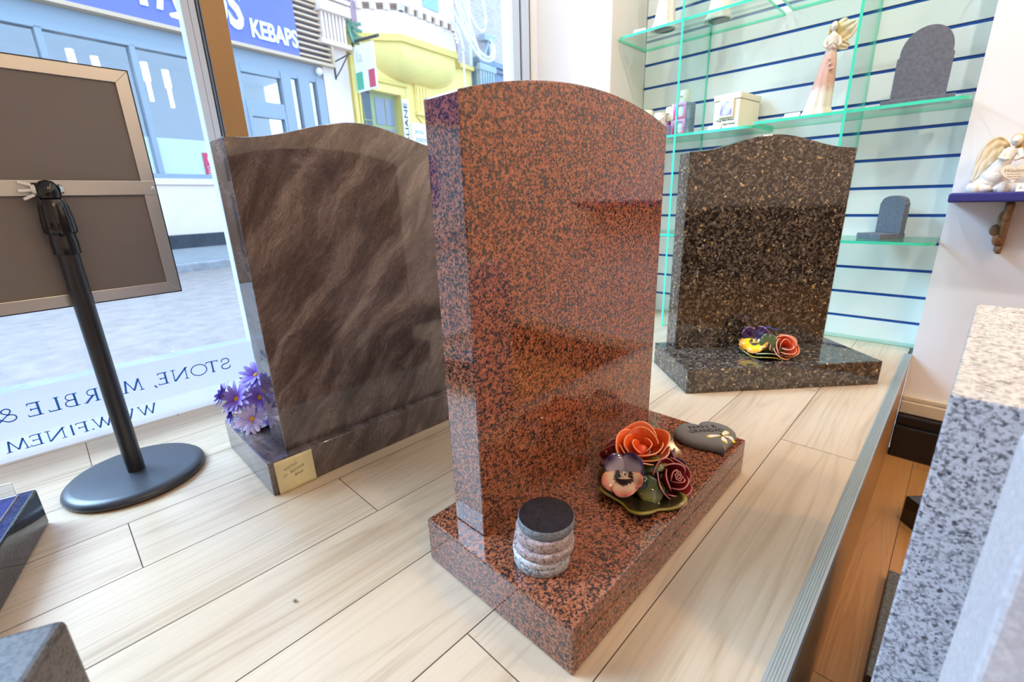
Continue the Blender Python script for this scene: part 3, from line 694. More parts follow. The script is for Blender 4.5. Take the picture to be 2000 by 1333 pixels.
for i, (p, n, rad, mi) in enumerate(flowers):
    rad *= 1.12; rng = random.Random(40 + i); Mf = frame(D2L(p), n); mb = MB()
    for layer, cnt in ((0, 15), (1, 12)):
        for q in range(cnt):
            an = 360 * q / cnt + layer * 9 + rng.uniform(-4, 4); L = rad * (1 - .12 * layer) * rng.uniform(.88, 1.08); tilt = (12 + 14 * layer) + rng.uniform(-10, 10)
            mb.grid(lambda u, v, L=L: (.0056 * v * (math.sin(PI * min(.98, .12 + u * .82)) ** .6), .004 + L * u, -.10 * L * u * u + .0006 * (1 - abs(v))), 5, 4, 0, Mf @ Matrix.Rotation(R(an), 4, 'Z') @ Matrix.Rotation(R(tilt), 4, 'X'))
    fl = obj('daisy_flower', mb, M_PETW if mi else M_PET, da, smooth=True)
    obj('flower_centre', MB().ell((0, 0, .002), (.0065, .0065, .0036), M=Mf, n=14, k=8), M_YC, fl, smooth=True)
    obj('stem', MB().tube([D2L(p) - Vector(n).normalized() * .002, D2L(p) * .55 + Vector((0, 0, .01)), Vector((0, 0, .012))], .0013, 6), M_STEM, da, smooth=True)
for i, (p, n, rz, L) in enumerate((((-1.122, .262, .125), (.5, -.6, .5), 30, .035), ((-1.112, .275, .112), (.6, -.5, .4), 100, .035), ((-1.13, .255, .105), (.3, -.8, .3), 160, .035), ((-1.15, .26, .11), (-.1, -.8, .3), -100, .03))):
    mb = MB(); leaf(mb, frame(D2L(p), n) @ Matrix.Rotation(R(rz), 4, 'Z'), L, .010); obj('leaf', mb, M_STEM, da, smooth=True, solid=.0006)
rng = random.Random(3); mb = MB()
for i in range(16):
    p = Vector((-1.165 + rng.uniform(-.018, .03), .235 + rng.uniform(-.02, .03), .095 + rng.uniform(-.008, .03)))
    mb.ell(D2L(p), (.0028, .0028, .0034), n=8, k=6).tube([D2L(p), D2L((-1.13, .262, .10))], .0005, 4)
obj('white_buds', mb, M_WHITE, da, smooth=True)

# sticky note on the purple base
nt = thing('sticky_note', 'yellow square sticky note with faint handwriting stuck on the purple granite base', 'note', (-0.9255, 0.2733, 0.0))
mb = MB().grid(lambda u, v: (.0012 + .004 * (1 - u) ** 2, v * .0385, .0005 + u * .0735), 10, 2)
obj('paper', mb, M_NOTE, nt, smooth=True, solid=.0003)
mb = MB(); Mn = Matrix(((0, 0, 1, .0026), (1, 0, 0, 0), (0, 1, 0, 0.0), (0, 0, 0, 1)))
mb.text('VIZAG', 0, Mn @ Matrix.Translation((-.008, .054, 0)) @ Matrix.Rotation(R(14), 4, 'Z'), (-.014, .014, -.003, .003), .0003, -.012, .3)
mb.text('or  Bahama', 0, Mn @ Matrix.Translation((-.004, .043, .0004)) @ Matrix.Rotation(R(14), 4, 'Z'), (-.022, .022, -.0035, .0035), .0003, -.012, .3)
mb.text('Blue', 0, Mn @ Matrix.Translation((.005, .033, .0010)) @ Matrix.Rotation(R(14), 4, 'Z'), (-.009, .009, -.003, .003), .0003, -.012, .3)
obj('handwriting', mb, M_INK, nt)

# ------------------------------------------------------------------ sign stand
st = thing('sign_stand', 'black pole stand with round base holding a framed sign seen from behind by the window', 'sign stand', (-1.237, 0.042, 0))
obj('base', MB().lathe([(.118, .0004), (.126, .002), (.1285, .007), (.1265, .013), (.120, .0185), (.110, .0212), (.03, .0218), (.001, .0218)], 72), mat('black_satin_paint', (0.03, 0.033, 0.042), 0.36, ior=1.5), st, smooth=60)
obj('pole', MB().lathe([(.0165, .0215), (.0165, .518)], 36), M_BLACK, st, smooth=50)
prof = [(.0180, .498), (.0205, .499), (.0208, .521), (.0200, .527), (.0195, .540), (.0198, .541)]
o = obj('collar', MB().lathe(prof, 36), M_BLKPL, st, smooth=50)
o = obj('grip', MB().lathe([(.0215, .536), (.0240, .540), (.0236, .560), (.0215, .585), (.0185, .598), (.0150, .600)], 48, rf=lambda a, q: 1 + .045 * math.cos(10 * a) * (1 if 0 < q < 4 else 0)), M_BLKPL, st, smooth=45)
obj('head', MB().lathe([(.0135, .598), (.0165, .604), (.0170, .614), (.0150, .624), (.0095, .631), (.002, .6335)], 28), M_BLKPL, st, smooth=True)
ta = R(4.2); tx = Vector((-math.sin(ta), math.cos(ta), 0)); tn = Vector((math.cos(ta), math.sin(ta), 0))
Mp = Matrix(((tx.x, 0, tn.x, -.0095), (tx.y, 0, tn.y, -.0110), (0, 1, 0, .6191), (0, 0, 0, 1))) @ Matrix.Diagonal((1.035, 1.035, 1, 1))   # local x along the sign, y up, z towards the room
pan = obj('sign_panel', MB().b2(-.170, .170, -.210, .210, -.022, -.0165, 0, Mp).b2(-.170, .170, -.210, .210, -.026, -.022, 1, Mp), [M_GREYPANEL, M_WHITE], st)
mb = MB()
ow, oh, iw, ih = .1755, .2155, .1535, .1935
for a in range(4):
    oc = [(-ow, -oh), (ow, -oh), (ow, oh), (-ow, oh)]; ic = [(-iw, -ih), (iw, -ih), (iw, ih), (-iw, ih)]
    b = (a + 1) % 4; g = .0002
    mb.prism([oc[a], oc[b], ic[b], ic[a]], -.026, -.0125, 0, Mp)
obj('frame', mb, M_ALU, pan, bevel=.0006)
mb = MB()
e = .0022
mb.b2(-ow - e, ow + e, oh, oh + e, -.0265, -.0135, 0, Mp).b2(-ow - e, ow + e, -oh - e, -oh, -.0265, -.0135, 0, Mp).b2(-ow - e, -ow, -oh, oh, -.0265, -.0135, 0, Mp).b2(ow, ow + e, -oh, oh, -.0265, -.0135, 0, Mp)
obj('edge_seal', mb, M_BLACK, pan)
obj('crossbar', MB().b2(-.1755, .1755, -.0125, .0145, -.0124, -.0104, 0, Mp), M_ALU, st, bevel=.0008)
for sx in (-1, 1):
    obj('screw', MB().lathe([(.0034, 0), (.0034, .0012), (.0018, .0022), (.0008, .0016), (.0001, .0016)], 16, M=Mp @ Matrix.Translation((sx * .169, .001, -.0104))), M_CHROME, st, smooth=40)
mb = MB().box((0, .0015, -.0055), (.022, .016, .010), 0, Mp)
obj('hinge', mb, M_BLKPL, st, bevel=.002)
Mw = Matrix(((tx.x, 0, tn.x, 0), (tx.y, 0, tn.y, 0), (0, 1, 0, .617), (0, 0, 0, 1)))
mb = MB().tube([Mw @ Vector((-.0165, 0, 0)), Mw @ Vector((-.0225, 0, 0))], lambda t: .009 - .003 * t, 16)
for an in (-26, -4, 20):
    mb.box((0, 0, 0), (.018, .005, .006), 0, Mw @ Matrix.Rotation(R(-an), 4, 'Z') @ Matrix.Translation((-.0305, 0, 0)))
obj('wing_nut', mb, mat('white_plastic_knob', (.78, .78, .76), .25), st, bevel=.0012)
obj('bolt_head', MB().tube([Mw @ Vector((.0160, 0, 0)), Mw @ Vector((.0215, 0, 0))], lambda t: .0105 - .004 * t, 20), M_ALU, st, smooth=40)

# ------------------------------------------------------------------ dark granite pieces at the lower left
def slab(name, label, corner, ang, L, W, h, mt, z0=.0004):
    o = obj(name, MB().b2(0, L, 0, -W, 0, h), mt, None, bevel=.004, seg=3); o.location = (corner[0], corner[1], z0); o.rotation_euler = (0, 0, ang)
    return tag(o, label, 'stone')
M_NAVG = granite_grey('blue_black_granite', (0.012, 0.013, 0.018), (0.022, 0.024, 0.032), (0.045, 0.048, 0.060), 420, 0.07)
slab('granite_plinth', 'polished dark granite base slab at the left edge under a clear acrylic stand', (-1.176, -.1045), R(-14.2), .42, .30, .076, M_NAVG)
acr = pane('clear_acrylic', (.97, .98, 1.0), .08, .9)
ac = thing('acrylic_stand', 'clear acrylic sign holder standing on the dark granite slab at the left edge', 'sign holder', (-1.155, -.155, .0766), R(-14.2))
M_ACE = mat('bright_acrylic_edge', (.85, .88, .92), .2)
def acrylic(name, x0, x1, y0, y1, z0, z1):
    mb = MB().b2(x0, x1, y0, y1, z0, z1); d = (x1 - x0, y1 - y0, z1 - z0); ax = d.index(min(d))
    for q in range(6):
        c = sum((mb.v[k_] for k_ in mb.f[q]), Vector()) / 4; mid = ((x0 + x1) / 2, (y0 + y1) / 2, (z0 + z1) / 2)
        mb.mi[q] = 0 if abs(c[ax] - mid[ax]) > d[ax] * .4 else 1
    return obj(name, mb, [acr, M_ACE], ac)
acrylic('foot_plate', -.021, .085, -.075, .022, .0002, .0030)
acrylic('back_plate', -.019, -.016, -.075, .021, .0032, .030)
acrylic('front_lip', .030, .033, -.075, .010, .0032, .016)
o = obj('granite_block', MB().b2(0, .16, 0, -.16, 0, .2560), granite_grey('brown_black_granite', (0.03, 0.027, 0.026), (0.06, 0.054, 0.052), (0.10, 0.092, 0.090), 380, 0.35), None, bevel=.006, seg=3)
o.location = (-.478, -.0525, .0005); o.rotation_euler = (0, 0, R(-24)); 
o.location = Vector((-.4730, -.0525, .0004))
tag(o, 'dark granite block cut off by the bottom left corner of the view', 'stone')
for k, (x, y) in enumerate(((-.3497, .2240), (-.7905, .0655))):
    mb = MB().ell((0, 0, 0), (.0032, .0026, .0024), n=9, k=6, rot=(.4 + k, .3, .9 * k))
    p = obj('stone_chip', mb, M_DISC); p.location = (-.312, .2555, .0026) if k == 0 else (-.6262, .1487, .0026)
    tag(p, ('small grey stone chip on the oak floor in front of the red base', 'tiny grey stone chip on the pale oak floor left of the red base')[k], 'stone chip')

# ------------------------------------------------------------------ right foreground, lower shop floor
mb = MB().b2(0, .34, 0, .43, 0, .782)
for i, f in enumerate(mb.f):
    c = sum((mb.v[q] for q in f), Vector()) / len(f)
    if c.z > .78: mb.mi[i] = 1
o = obj('grey_granite_block', mb, [M_GREYG, granite_grey('warm_lit_granite', (0.20, 0.17, 0.15), (0.48, 0.42, 0.36), (0.62, 0.56, 0.49), 300, 0.55)], None, bevel=.002)  # top face colour holds the warm lamp light on the grey granite
o.location = (.0163, .50, -.3745); o.rotation_euler = (0, 0, R(-2.0)); tag(o, 'tall speckled grey granite block with warm lamp light painted on top standing on the lower floor at right', 'stone')
o = obj('pale_granite_slab', MB().b2(0, .22, 0, .10, 0, .803), M_PALE, None, bevel=.003)
o.location = (.0475, .295, -.3745); tag(o, 'blurred pale grey slab nearest the camera at the bottom right corner', 'stone')
# the grey block's neighbour lying flat and the dark offcut behind it
o = obj('dark_slab', MB().b2(0, .62, 0, .36, 0, .03), M_DKG, None, bevel=.003)
o.location = (.0205, .945, -.3746); o.data.transform(Matrix.Identity(4)); tag(o, 'flat dark grey granite slab lying on the orange floor beside the grey block', 'stone')
o = obj('dark_offcut', MB().b2(0, .20, 0, .16, 0, .085), M_BLKG, None, bevel=.004)
o.location = (.0180, 1.600, -.3746); o.rotation_euler = (0, 0, R(-45)); tag(o, 'small black granite block on the orange floor near the skirting', 'stone')
#PART2
# ------------------------------------------------------------------ slat wall and glass shelving
sw = thing('slatwall_panel', 'pale green slatted display wall with blue groove strips behind the glass shelves', 'slat wall', (-0.636, 2.175, 0))
zk = [0.0917 + 0.0958 * k for k in range(24)]
mb = MB(); prev = 0.0005
for q in zk + [2.345]:
    mb.b2(-.579, .579, 0, .0096, prev, q - .0052 if q < 2.3 else q); prev = q + .0052
obj('slatted_board', mb, M_MINT, sw, bevel=.0008, seg=1)
for q in zk:
    obj('groove_strip', MB().b2(-.5785, .5785, .0045, .0094, q - .0050, q + .0050), M_BLUEIN, sw)
mb = MB().b2(-.5815, -.5795, -.004, .0096, 0.0005, 2.345)
obj('side_trim', mb, M_ALU, sw)
obj('bottom_strip', MB().b2(-.3, .578, -.006, -.001, .0005, .016), M_SHELF, sw)

def round_rect(x0, x1, y0, y1, rl, rr, n=6):
    """front edge is y0; rl, rr radii of the front corners"""
    pts = []
    for i in range(n + 1):
        a = PI + PI / 2 * i / n; pts.append((x0 + rl + rl * math.cos(a), y0 + rl + rl * math.sin(a)))
    for i in range(n + 1):
        a = 1.5 * PI + PI / 2 * i / n; pts.append((x1 - rr + rr * math.cos(a), y0 + rr + rr * math.sin(a)))
    return pts + [(x1, y1), (x0, y1)]
def shelf(label, x0, x1, y0, y1, ztop, rl=.012, rr=.02, th=.0095):
    mb = MB().prism(round_rect(x0, x1, y0, y1, rl, rr), ztop - th, ztop, 0, None, 1)
    return tag(obj('glass_shelf', mb, [M_SHELF, M_EDGE]), label, 'shelf', 'green glass shelves on the slat wall')
YB = 2.1742
shelf('upper left glass shelf carrying cream angel figurines next to the white pier', -1.2145, -.640, 1.925, YB, 1.2125, .03, .03)
shelf('glass shelf in the top right of the display wall, above the rose angel figurine', -.615, -.075, 1.97, YB, 1.222, .02, .02)
shelf('middle left glass shelf carrying pink candle boxes and the cream keepsake box', -1.2145, -.632, 1.945, YB, .8085, .02, .045)
shelf('middle right glass shelf carrying the rose angel and the larger slate headstone', -.640, -.0600, 1.960, YB, .8195, .005, .03)
shelf('lower left glass shelf mostly hidden behind the black headstone', -1.2145, -.66, 1.945, YB, .4065, .02, .03)
shelf('lower right glass shelf carrying the smaller slate headstone', -.615, -.0600, 1.955, YB, .4015, .02, .045)
def upright(label, x, y0, z0, z1):
    mb = MB().b2(x - .004, x + .004, y0, YB, z0, z1)
    for i in range(6):
        c = sum((mb.v[q] for q in mb.f[i]), Vector()) / 4
        mb.mi[i] = 0 if abs(c.x - x) > .003 else 1
    o = obj('glass_upright', mb, [M_SHELF, M_EDGE])
    return tag(o, label, 'glass panel', 'green glass uprights of the shelving')
upright('left vertical green edged glass panel crossing the candle box shelf', -.9185, 1.9105, .0006, 2.2)
upright('right vertical green edged glass panel beside the rose angel figurine', -.3447, 1.885, .0006, 2.2)

# price cards
def card(label, x, y, z, rz, wd=.034, ht=.020, txt=None):
    c = thing('price_card', label, 'price card', (x, y, z), rz)
    mb = MB().prism([(-.009, 0), (0, ht), (.009, 0), (.0084, 0), (0, ht - .0012), (-.0084, 0)], -wd / 2, wd / 2, M=Matrix(((0, 0, 1, 0), (1, 0, 0, 0), (0, 1, 0, .0003), (0, 0, 0, 1))))
    obj('card', mb, M_WHITE, c)
    if txt:
        obj('price_lettering', MB().text(txt, 0, Matrix.Translation((0, -.0093, 0)) @ Matrix.Rotation(R(66), 4, 'X'), (-wd * .38, wd * .38, ht * .34, ht * .78), .0003), M_INK, c)
    return c
card('white price card leaning before the cream keepsake box on glass', -.785, 1.972, .8088, R(-4), .05, .017)
card('white price card at the foot of the rose angel figurine', -.520, 1.985, .8198, R(-4), .050, .016)
card('white price card in front of the angel at the upper left shelf', -1.125, 1.955, 1.2128, R(10), .05, .018)

# keepsake box
kb = thing('keepsake_box', 'cream wooden keepsake box with lavender photo frame on the middle glass shelf', 'box', (-.745, 2.075, .8088), R(-6))
obj('body', MB().b2(-.050, .050, -.085, .085, .0002, .104), M_CREAMBOX, kb, bevel=.002)
obj('lid', MB().b2(-.053, .053, -.088, .088, .1045, .126), M_CREAMBOX, kb, bevel=.002)
pf = obj('photo_frame', MB().b2(-.026, .030, -.0925, -.0855, .042, .104), mat('cream_frame', (.82, .72, .50), .5), kb, bevel=.0015)
pm = mat('lavender_picture', (.6, .58, .82), .4); k = NT(pm); f = k.noise(k.co(), 38, 2)
k.col(k.ramp(f, [(.40, (.30, .27, .62)), (.5, (.58, .56, .83)), (.62, (.74, .73, .90))]))
obj('picture', MB().b2(-.020, .024, -.0932, -.0926, .050, .098), pm, pf)
mb = MB(); Mx = Matrix.Translation((0, -.0852, 0)) @ Matrix.Rotation(R(90), 4, 'X')
mb.text('Dog Paw Prints', 0, Mx, (-.036, .034, .028, .037), .0004, 0, .25); mb.text('Your Heart Forever', 0, Mx, (-.028, .040, .015, .024), .0004, 0, .25)
obj('lettering', mb, M_INKB, kb)

# candle gift boxes, candles
M_PINK = uvramp('pink_card', [(0, (.72, .03, .12)), (.5, (.85, .12, .42)), (1, (.90, .42, .70))], .4, 1, coat=0)
def giftbox(label, z, col, tone):
    g = thing('candle_box', label, 'gift box', (-.944, 2.035, z), R(-12), 'pink candle gift boxes on the glass shelf')
    h = .0625
    mb = MB(); o_ = [(-.030, .002), (.030, .002), (.030, h), (-.030, h)]; n = 24
    inn = [(.021 * math.copysign(abs(math.cos(2 * PI * i / n)) ** .5, math.cos(2 * PI * i / n)), h / 2 + .023 * math.copysign(abs(math.sin(2 * PI * i / n)) ** .5, math.sin(2 * PI * i / n))) for i in range(n)]
    out = []
    for (a, b) in inn:
        s = min(.030 / max(1e-6, abs(a)), (h / 2 - .0002) / max(1e-6, abs(b - h / 2)))
        out.append((a * s, h / 2 + (b - h / 2) * s))
    vs = [(a, -.032, b) for a, b in inn] + [(a, -.032, b) for a, b in out]
    mb.add(vs, [(i, n + i, n + (i + 1) % n, (i + 1) % n) for i in range(n)], 0, [(0, b / h) for a, b in inn + out])
    obj('front_panel', mb, tone, g, solid=.0006)
    obj('back_card', MB().b2(-.030, .030, .0315, .032, .0005, h).b2(-.030, -.0296, -.031, .0315, .0005, h), tone, g)
    obj('clear_side', MB().b2(.0296, .030, -.031, .0315, .0005, h).b2(-.0294, .0294, -.031, .0312, h - .0005, h), film('blue_grey_acetate', (.50, .64, .72), .35), g)
    obj('ribbon', MB().b2(-.0390, -.0305, -.0325, -.0320, .001, h), uvramp('dotted', [(0, (.85, .7, .78)), (1, (.9, .85, .88))], .5, 1, coat=0), g)
    obj('inner_cup', MB().lathe([(.022, .001), (.026, .02), (.0275, .056), (.026, .060), (.001, .056)], 28), M_WHITE, g, smooth=40)
    return g
giftbox('lower pink candle gift box with white window on the glass shelf', .8088, 0, M_PINK)
giftbox('upper pink candle gift box with white window stacked on another box', .8720, 0, M_PINK)
def candle(label, x, y, z, r, h, deco=False):
    c = thing('candle', label, 'candle', (x, y, z), 0, 'cream candles near the pink boxes')
    obj('wax', MB().lathe([(r * .98, .0003), (r, .002), (r, h - .003), (r * .93, h), (r * .3, h - .002), (.0005, h - .0025)], 32), M_CREAM, c, smooth=45)
    obj('wick', MB().tube([(0, 0, h - .0025), (.0005, 0, h + .004)], .0006, 6), M_INKB, c)
    mb = MB()
    if deco:
        for a in range(5): mb.ell((r * math.cos(a * .5 - 2.6), r * math.sin(a * .5 - 2.6), h * .5 + .006 * math.sin(a * 2)), (.005, .005, .007), n=8, k=6)
        obj('rose_relief', mb, mat('pale_wax_relief', (.86, .84, .80), .5), c, smooth=True)
    else:
        mb.text('Love', 0, Matrix.Rotation(R(-18), 4, 'Z') @ Matrix.Translation((0, -r - .0004, 0)) @ Matrix.Rotation(R(90), 4, 'X'), (-r * .35, r * .35, h * .45, h * .6), .0008, 0, .3)
        obj('lettering', mb, M_INK, c)
    return c
candle('cream pillar candle standing on the boxes, left of the glass upright', -1.000, 2.035, .872, .0245, .0560)
candle('cream pillar candle standing on the pink box, right of the glass upright', -.950, 2.045, .9352, .021, .050)
candle('cream candle with rose relief, lying nearest the red headstone edge', -1.030, 1.990, .8520, .0235, .052, True)
candle('cream candle peeping out behind the curved top of the red headstone', -1.105, 2.02, .872, .0235, .056)
lb = obj('lilac_box', MB().b2(-.035, .035, -.032, .032, 0, .0428), mat('lilac_card', (.30, .31, .55), .5), None, bevel=.001)
lb.location = (-1.020, 1.995, .8088); tag(lb, 'small lilac box under the cream rose relief candle', 'box')
lb = obj('cream_box', MB().b2(-.035, .035, -.035, .035, 0, .0628), M_CREAMBOX, None, bevel=.001)
lb.location = (-1.105, 2.025, .8088); tag(lb, 'cream card box under the leftmost candle behind the red headstone', 'box')
lb = obj('cream_box', MB().b2(-.022, .022, -.028, .028, 0, .0628), M_PINK, None, bevel=.001)
lb.location = (-1.005, 2.075, .8088); tag(lb, 'narrow pink box beneath the tall left candle, behind the lilac box', 'box')
lb.name = 'pink_box'

# figurines
def paint(name, stops, lo, hi, nz=.25, sc=60, rough=.55):
    mt = mat(name, rough=rough); k = NT(mt); v = k.co()
    f = k.math('ADD', k.math('DIVIDE', k.math('SUBTRACT', k.sep(v, 2), lo), hi - lo), k.math('MULTIPLY', k.math('SUBTRACT', k.noise(v, sc, 3), .5), nz))
    k.col(k.ramp(f, stops)); return mt
CREAM = (.84, .76, .64); GOLD = (.60, .36, .09); ROSE = (.70, .38, .28)
M_IVORY = speckle('ivory_resin', (.84, .77, .67), .07, 90, .5)
M_GOLDP = uvramp('gold_brushed_ivory', [(0, (.62, .38, .11)), (.5, (.80, .62, .36)), (1, (.86, .78, .66))], .5, coat=0, noise=.5)
M_HAIR = speckle('golden_hair_paint', (.62, .40, .13), .25, 120, .5)
def gown(mb, prof, folds=9, amp=.06, n=48):
    """prof rows: cx, cy, rx, ry, z"""
    rs = []
    for i, (cx, cy, rx, ry, z) in enumerate(prof):
        f = amp * (1 - i / (len(prof) - 1)) ** .7
        rs.append([(cx + rx * (1 + f * math.sin(folds * a + .8 * math.sin(3 * a) + z * 14)) * math.cos(a), cy + ry * (1 + f * math.sin(folds * a + .8 * math.sin(3 * a) + z * 14)) * math.sin(a), z) for a in (2 * PI * j / n for j in range(n))])
    return mb.rings(rs)
def tall_lady(label, loc, rz, S, body_mat, wing_mat, wings=True, group=None):
    t = thing('angel_figurine', label, 'figurine', loc, rz, group)
    mb = MB()
    gown(mb, [(p[0] * S, p[1] * S, p[2] * S, p[3] * S, p[4] * S) for p in ((-.02, 0, .166, .13, .002), (-.02, 0, .170, .135, .02), (-.015, 0, .135, .115, .10), (0, 0, .118, .10, .25), (.015, 0, .100, .085, .42), (.028, 0, .078, .068, .58), (.034, 0, .055, .05, .70), (.034, 0, .046, .042, .75), (.034, 0, .056, .045, .80), (.034, 0, .060, .042, .845), (.034, 0, .030, .03, .875), (.034, 0, .019, .019, .89), (.034, 0, .018, .018, .905))])
    mb.ell((.030 * S, -.008 * S, .945 * S), (.036 * S, .040 * S, .050 * S))
    mb.ell((.030 * S, -.050 * S, .940 * S), (.007 * S, .010 * S, .009 * S), n=8, k=6)
    for sx in (-1, 1):
        mb.tube([(.034 * S + sx * .055 * S, 0, .835 * S), (.034 * S + sx * .078 * S, -.02 * S, .765 * S), (.034 * S + sx * .055 * S, -.065 * S, .725 * S), (.034 * S + sx * .012 * S, -.085 * S, .765 * S)], lambda q: S * (.021 - .007 * q), 10)
        for fgr in range(4):
            mb.tube([(.034 * S + sx * (.012 - .001 * fgr) * S, -.083 * S, (.760 + .007 * fgr) * S), (.034 * S + sx * .002 * S, -.094 * S, (.772 + .009 * fgr) * S)], .0042 * S, 6)
    for q in range(3): mb.ell((.02 * S + .02 * q * S, -.09 * S, (.60 - .05 * q) * S), (.022 * S, .014 * S, .016 * S), n=10, k=6)
    obj('body', mb, body_mat, t, remesh=.0016 * S / .29, sm_it=2)
    mb = MB().ell((.036 * S, .010 * S, .955 * S), (.041 * S, .040 * S, .050 * S)).tube([(.055 * S, .02 * S, .96 * S), (.072 * S, .02 * S, .89 * S), (.072 * S, .025 * S, .80 * S)], lambda q: S * (.026 - .012 * q), 10).tube([(.012 * S, .02 * S, .96 * S), (.0 * S, .02 * S, .89 * S), (.004 * S, .025 * S, .82 * S)], lambda q: S * (.022 - .010 * q), 10)
    obj('hair', mb, M_HAIR, t, remesh=.0016 * S / .29, sm_it=2)
    if wings:
        for sx, an in ((1, -48), (1, -112), (-1, -30), (-1, -96)):
            mb = MB(); L = (.26 if abs(an) < 90 else .17) * S
            yaw = 0.30 if sx > 0 else 2.6
            P = Matrix.Translation((.050 * S, .045 * S, .80 * S)) @ Matrix.Rotation(.10 + .45 * (sx < 0), 4, 'Z') @ Matrix.Rotation(R(90), 4, 'X') @ Matrix.Rotation(R(an), 4, 'Z')
            mb.grid(lambda u, v, L=L: (.36 * L * v * (math.sin(PI * min(.97, .06 + u * .86)) ** .7), L * u, .06 * L * math.sin(u * PI) + .004 * math.sin(8 * v) * u), 10, 12, 0, P)
            obj('wing', mb, wing_mat, t, smooth=True, solid=.0035 * S / .29)
    return t
tall_lady('slender angel figurine in a rose dress with butterfly wings on the middle glass shelf', (-.4560, 2.055, .8197), R(18), .295,
          paint('rose_dress_paint', [(0, CREAM), (.24, CREAM), (.36, ROSE), (.66, (.74, .46, .37)), (.76, (.84, .72, .62)), (1, (.86, .76, .64))], 0, .295), M_GOLDP)
for lab, x, y in (('cream draped angel figurine on the upper left glass shelf, nearest the pier', -1.035, 1.995), ('cream draped angel figurine on the upper left glass shelf, farther from the pier', -.842, 2.06)):
    t = tall_lady(lab, (x, y, 1.2128), R(20), .30, M_IVORY, M_GOLDP, group='cream angels on the upper shelf')
    o = obj('felt_pad', MB().lathe([(.040, .0001), (.040, .0012)], 32), mat('dark_felt', (.03, .03, .035), .9), t)
def mini_stone(label, loc, rz, bw, bd, bh, tw, tt, th, shoulder, yoff):
    t = thing('slate_headstone', label, 'miniature headstone', loc, rz)
    obj('base', MB().b2(-bw / 2, bw / 2, -bd / 2, bd / 2, .0003, bh), M_SLATE, t, bevel=.0015)
    sh = th * shoulder; n = 24; wv = tw / 2 - .004
    pts = [(-tw / 2, 0), (tw / 2, 0), (tw / 2, sh), (wv, sh + .003)]
    pts += [(wv * math.cos(PI * i / n), sh + .003 + (th - sh) * math.sin(PI * i / n) ** .9) for i in range(1, n)]
    pts += [(-wv, sh + .003), (-tw / 2, sh)]
    obj('tablet', MB().prism(pts, 0, tt, M=Matrix(((1, 0, 0, 0), (0, 0, -1, yoff + tt), (0, 1, 0, bh), (0, 0, 0, 1)))), M_SLATE, t, bevel=.001)
    return t
mini_stone('larger miniature slate headstone with arched top on the middle right glass shelf', (-.190, 2.055, .8198), R(6), .178, .095, .017, .134, .026, .197, .60, -.022)
mini_stone('smaller miniature slate headstone with arched top on the lower right glass shelf', (-.214, 2.083, .4018), R(-40), .098, .092, .018, .098, .018, .122, .82, .024)

# navy wall shelf, bracket, angel with heart
ns = thing('wall_shelf', 'navy painted wall shelf on the white wall at the right edge', 'shelf', (-.056, 2.0795, .5225))
obj('board', MB().b2(0, .62, -.135, 0, 0, .0275), M_NAVY, ns, bevel=.006, seg=3)
brk = obj('bracket', MB().tube([(.135, -.008, -.004), (.135, -.10, -.006)], .0065, 8).tube([(.135, -.10, -.004), (.136, -.085, -.045), (.138, -.045, -.085), (.140, -.018, -.125), (.139, -.022, -.150), (.139, -.038, -.150), (.139, -.036, -.132)], lambda q: .010 - .003 * q, 10).tube([(.135, -.006, -.004), (.135, -.006, -.150)], .006, 8).ell((.132, -.05, -.05), (.014, .022, .026)).ell((.122, -.03, -.085), (.015, .016, .018)).ell((.130, -.03, -.110), (.012, .014, .022)), speckle('gilded_bracket', (.24, .12, .05), .5, 60, .4), ns, smooth=True)
ka = thing('angel_figurine', 'kneeling cream and gold angel figurine holding a heart plaque on the navy shelf', 'figurine', (.049, 2.000, .5503))
mb = MB()
for i in range(16):
    rng = random.Random(i); mb.ell((-.062 + .124 * i / 15, rng.uniform(-.018, .016), .009), (.013, .016, rng.uniform(.011, .020)), n=10, k=7)
mb.ell((-.018, .0, .040), (.030, .022, .026)).ell((-.030, .0, .024), (.032, .020, .018)).tube([(-.020, 0, .045), (-.006, 0, .085), (.006, -.002, .118)], lambda q: .020 - .007 * q, 14)
mb.ell((.008, -.006, .1375), (.0125, .0135, .0155)).ell((.006, -.020, .136), (.003, .004, .003), n=8, k=6)
mb.tube([(.018, -.004, .115), (.026, -.016, .092), (.012, -.024, .086)], lambda q: .0068 - .002 * q, 10).tube([(-.008, -.004, .115), (-.016, -.018, .092), (.000, -.025, .088)], lambda q: .0068 - .002 * q, 10)
for f_ in range(4): mb.tube([(.004 + .002 * f_, -.024, .086 + .003 * f_), (.005 + .001 * f_, -.029, .092 + .0035 * f_)], .0016, 6)
obj('body', mb, M_IVORY, ka, remesh=.0016, sm_it=2)
obj('hair', MB().ell((.010, .002, .1415), (.0145, .013, .0155)).tube([(.018, .002, .145), (.024, .0, .130), (.022, 0, .112)], lambda q: .0085 - .004 * q, 10), M_HAIR, ka, remesh=.0016, sm_it=2)
def cub(pts, t):
    a, b, c, d = pts
    return tuple((1 - t) ** 3 * a[q] + 3 * t * (1 - t) ** 2 * b[q] + 3 * t * t * (1 - t) * c[q] + t ** 3 * d[q] for q in (0, 1))
for sx in (-1, 1):
    outer = ((.006, .118), (.022, .178), (.078, .168), (.070, .030)); inner = ((.004, .100), (.016, .112), (.030, .090), (.066, .028))
    def fn(u, v, sx=sx):
        a = cub(outer, u); b = cub(inner, u); q = (v + 1) / 2
        x = b[0] + (a[0] - b[0]) * q; z = b[1] + (a[1] - b[1]) * q
        return (.004 + sx * x, .016 + .004 * math.sin(u * 3) + .0022 * math.sin(u * 26 + 9 * q) * (1 - .3 * q) + .0012 * math.sin(q * 17), z)
    mb = MB().grid(fn, 44, 16)
    obj('wing', mb, M_GOLDP, ka, smooth=True, solid=.005)
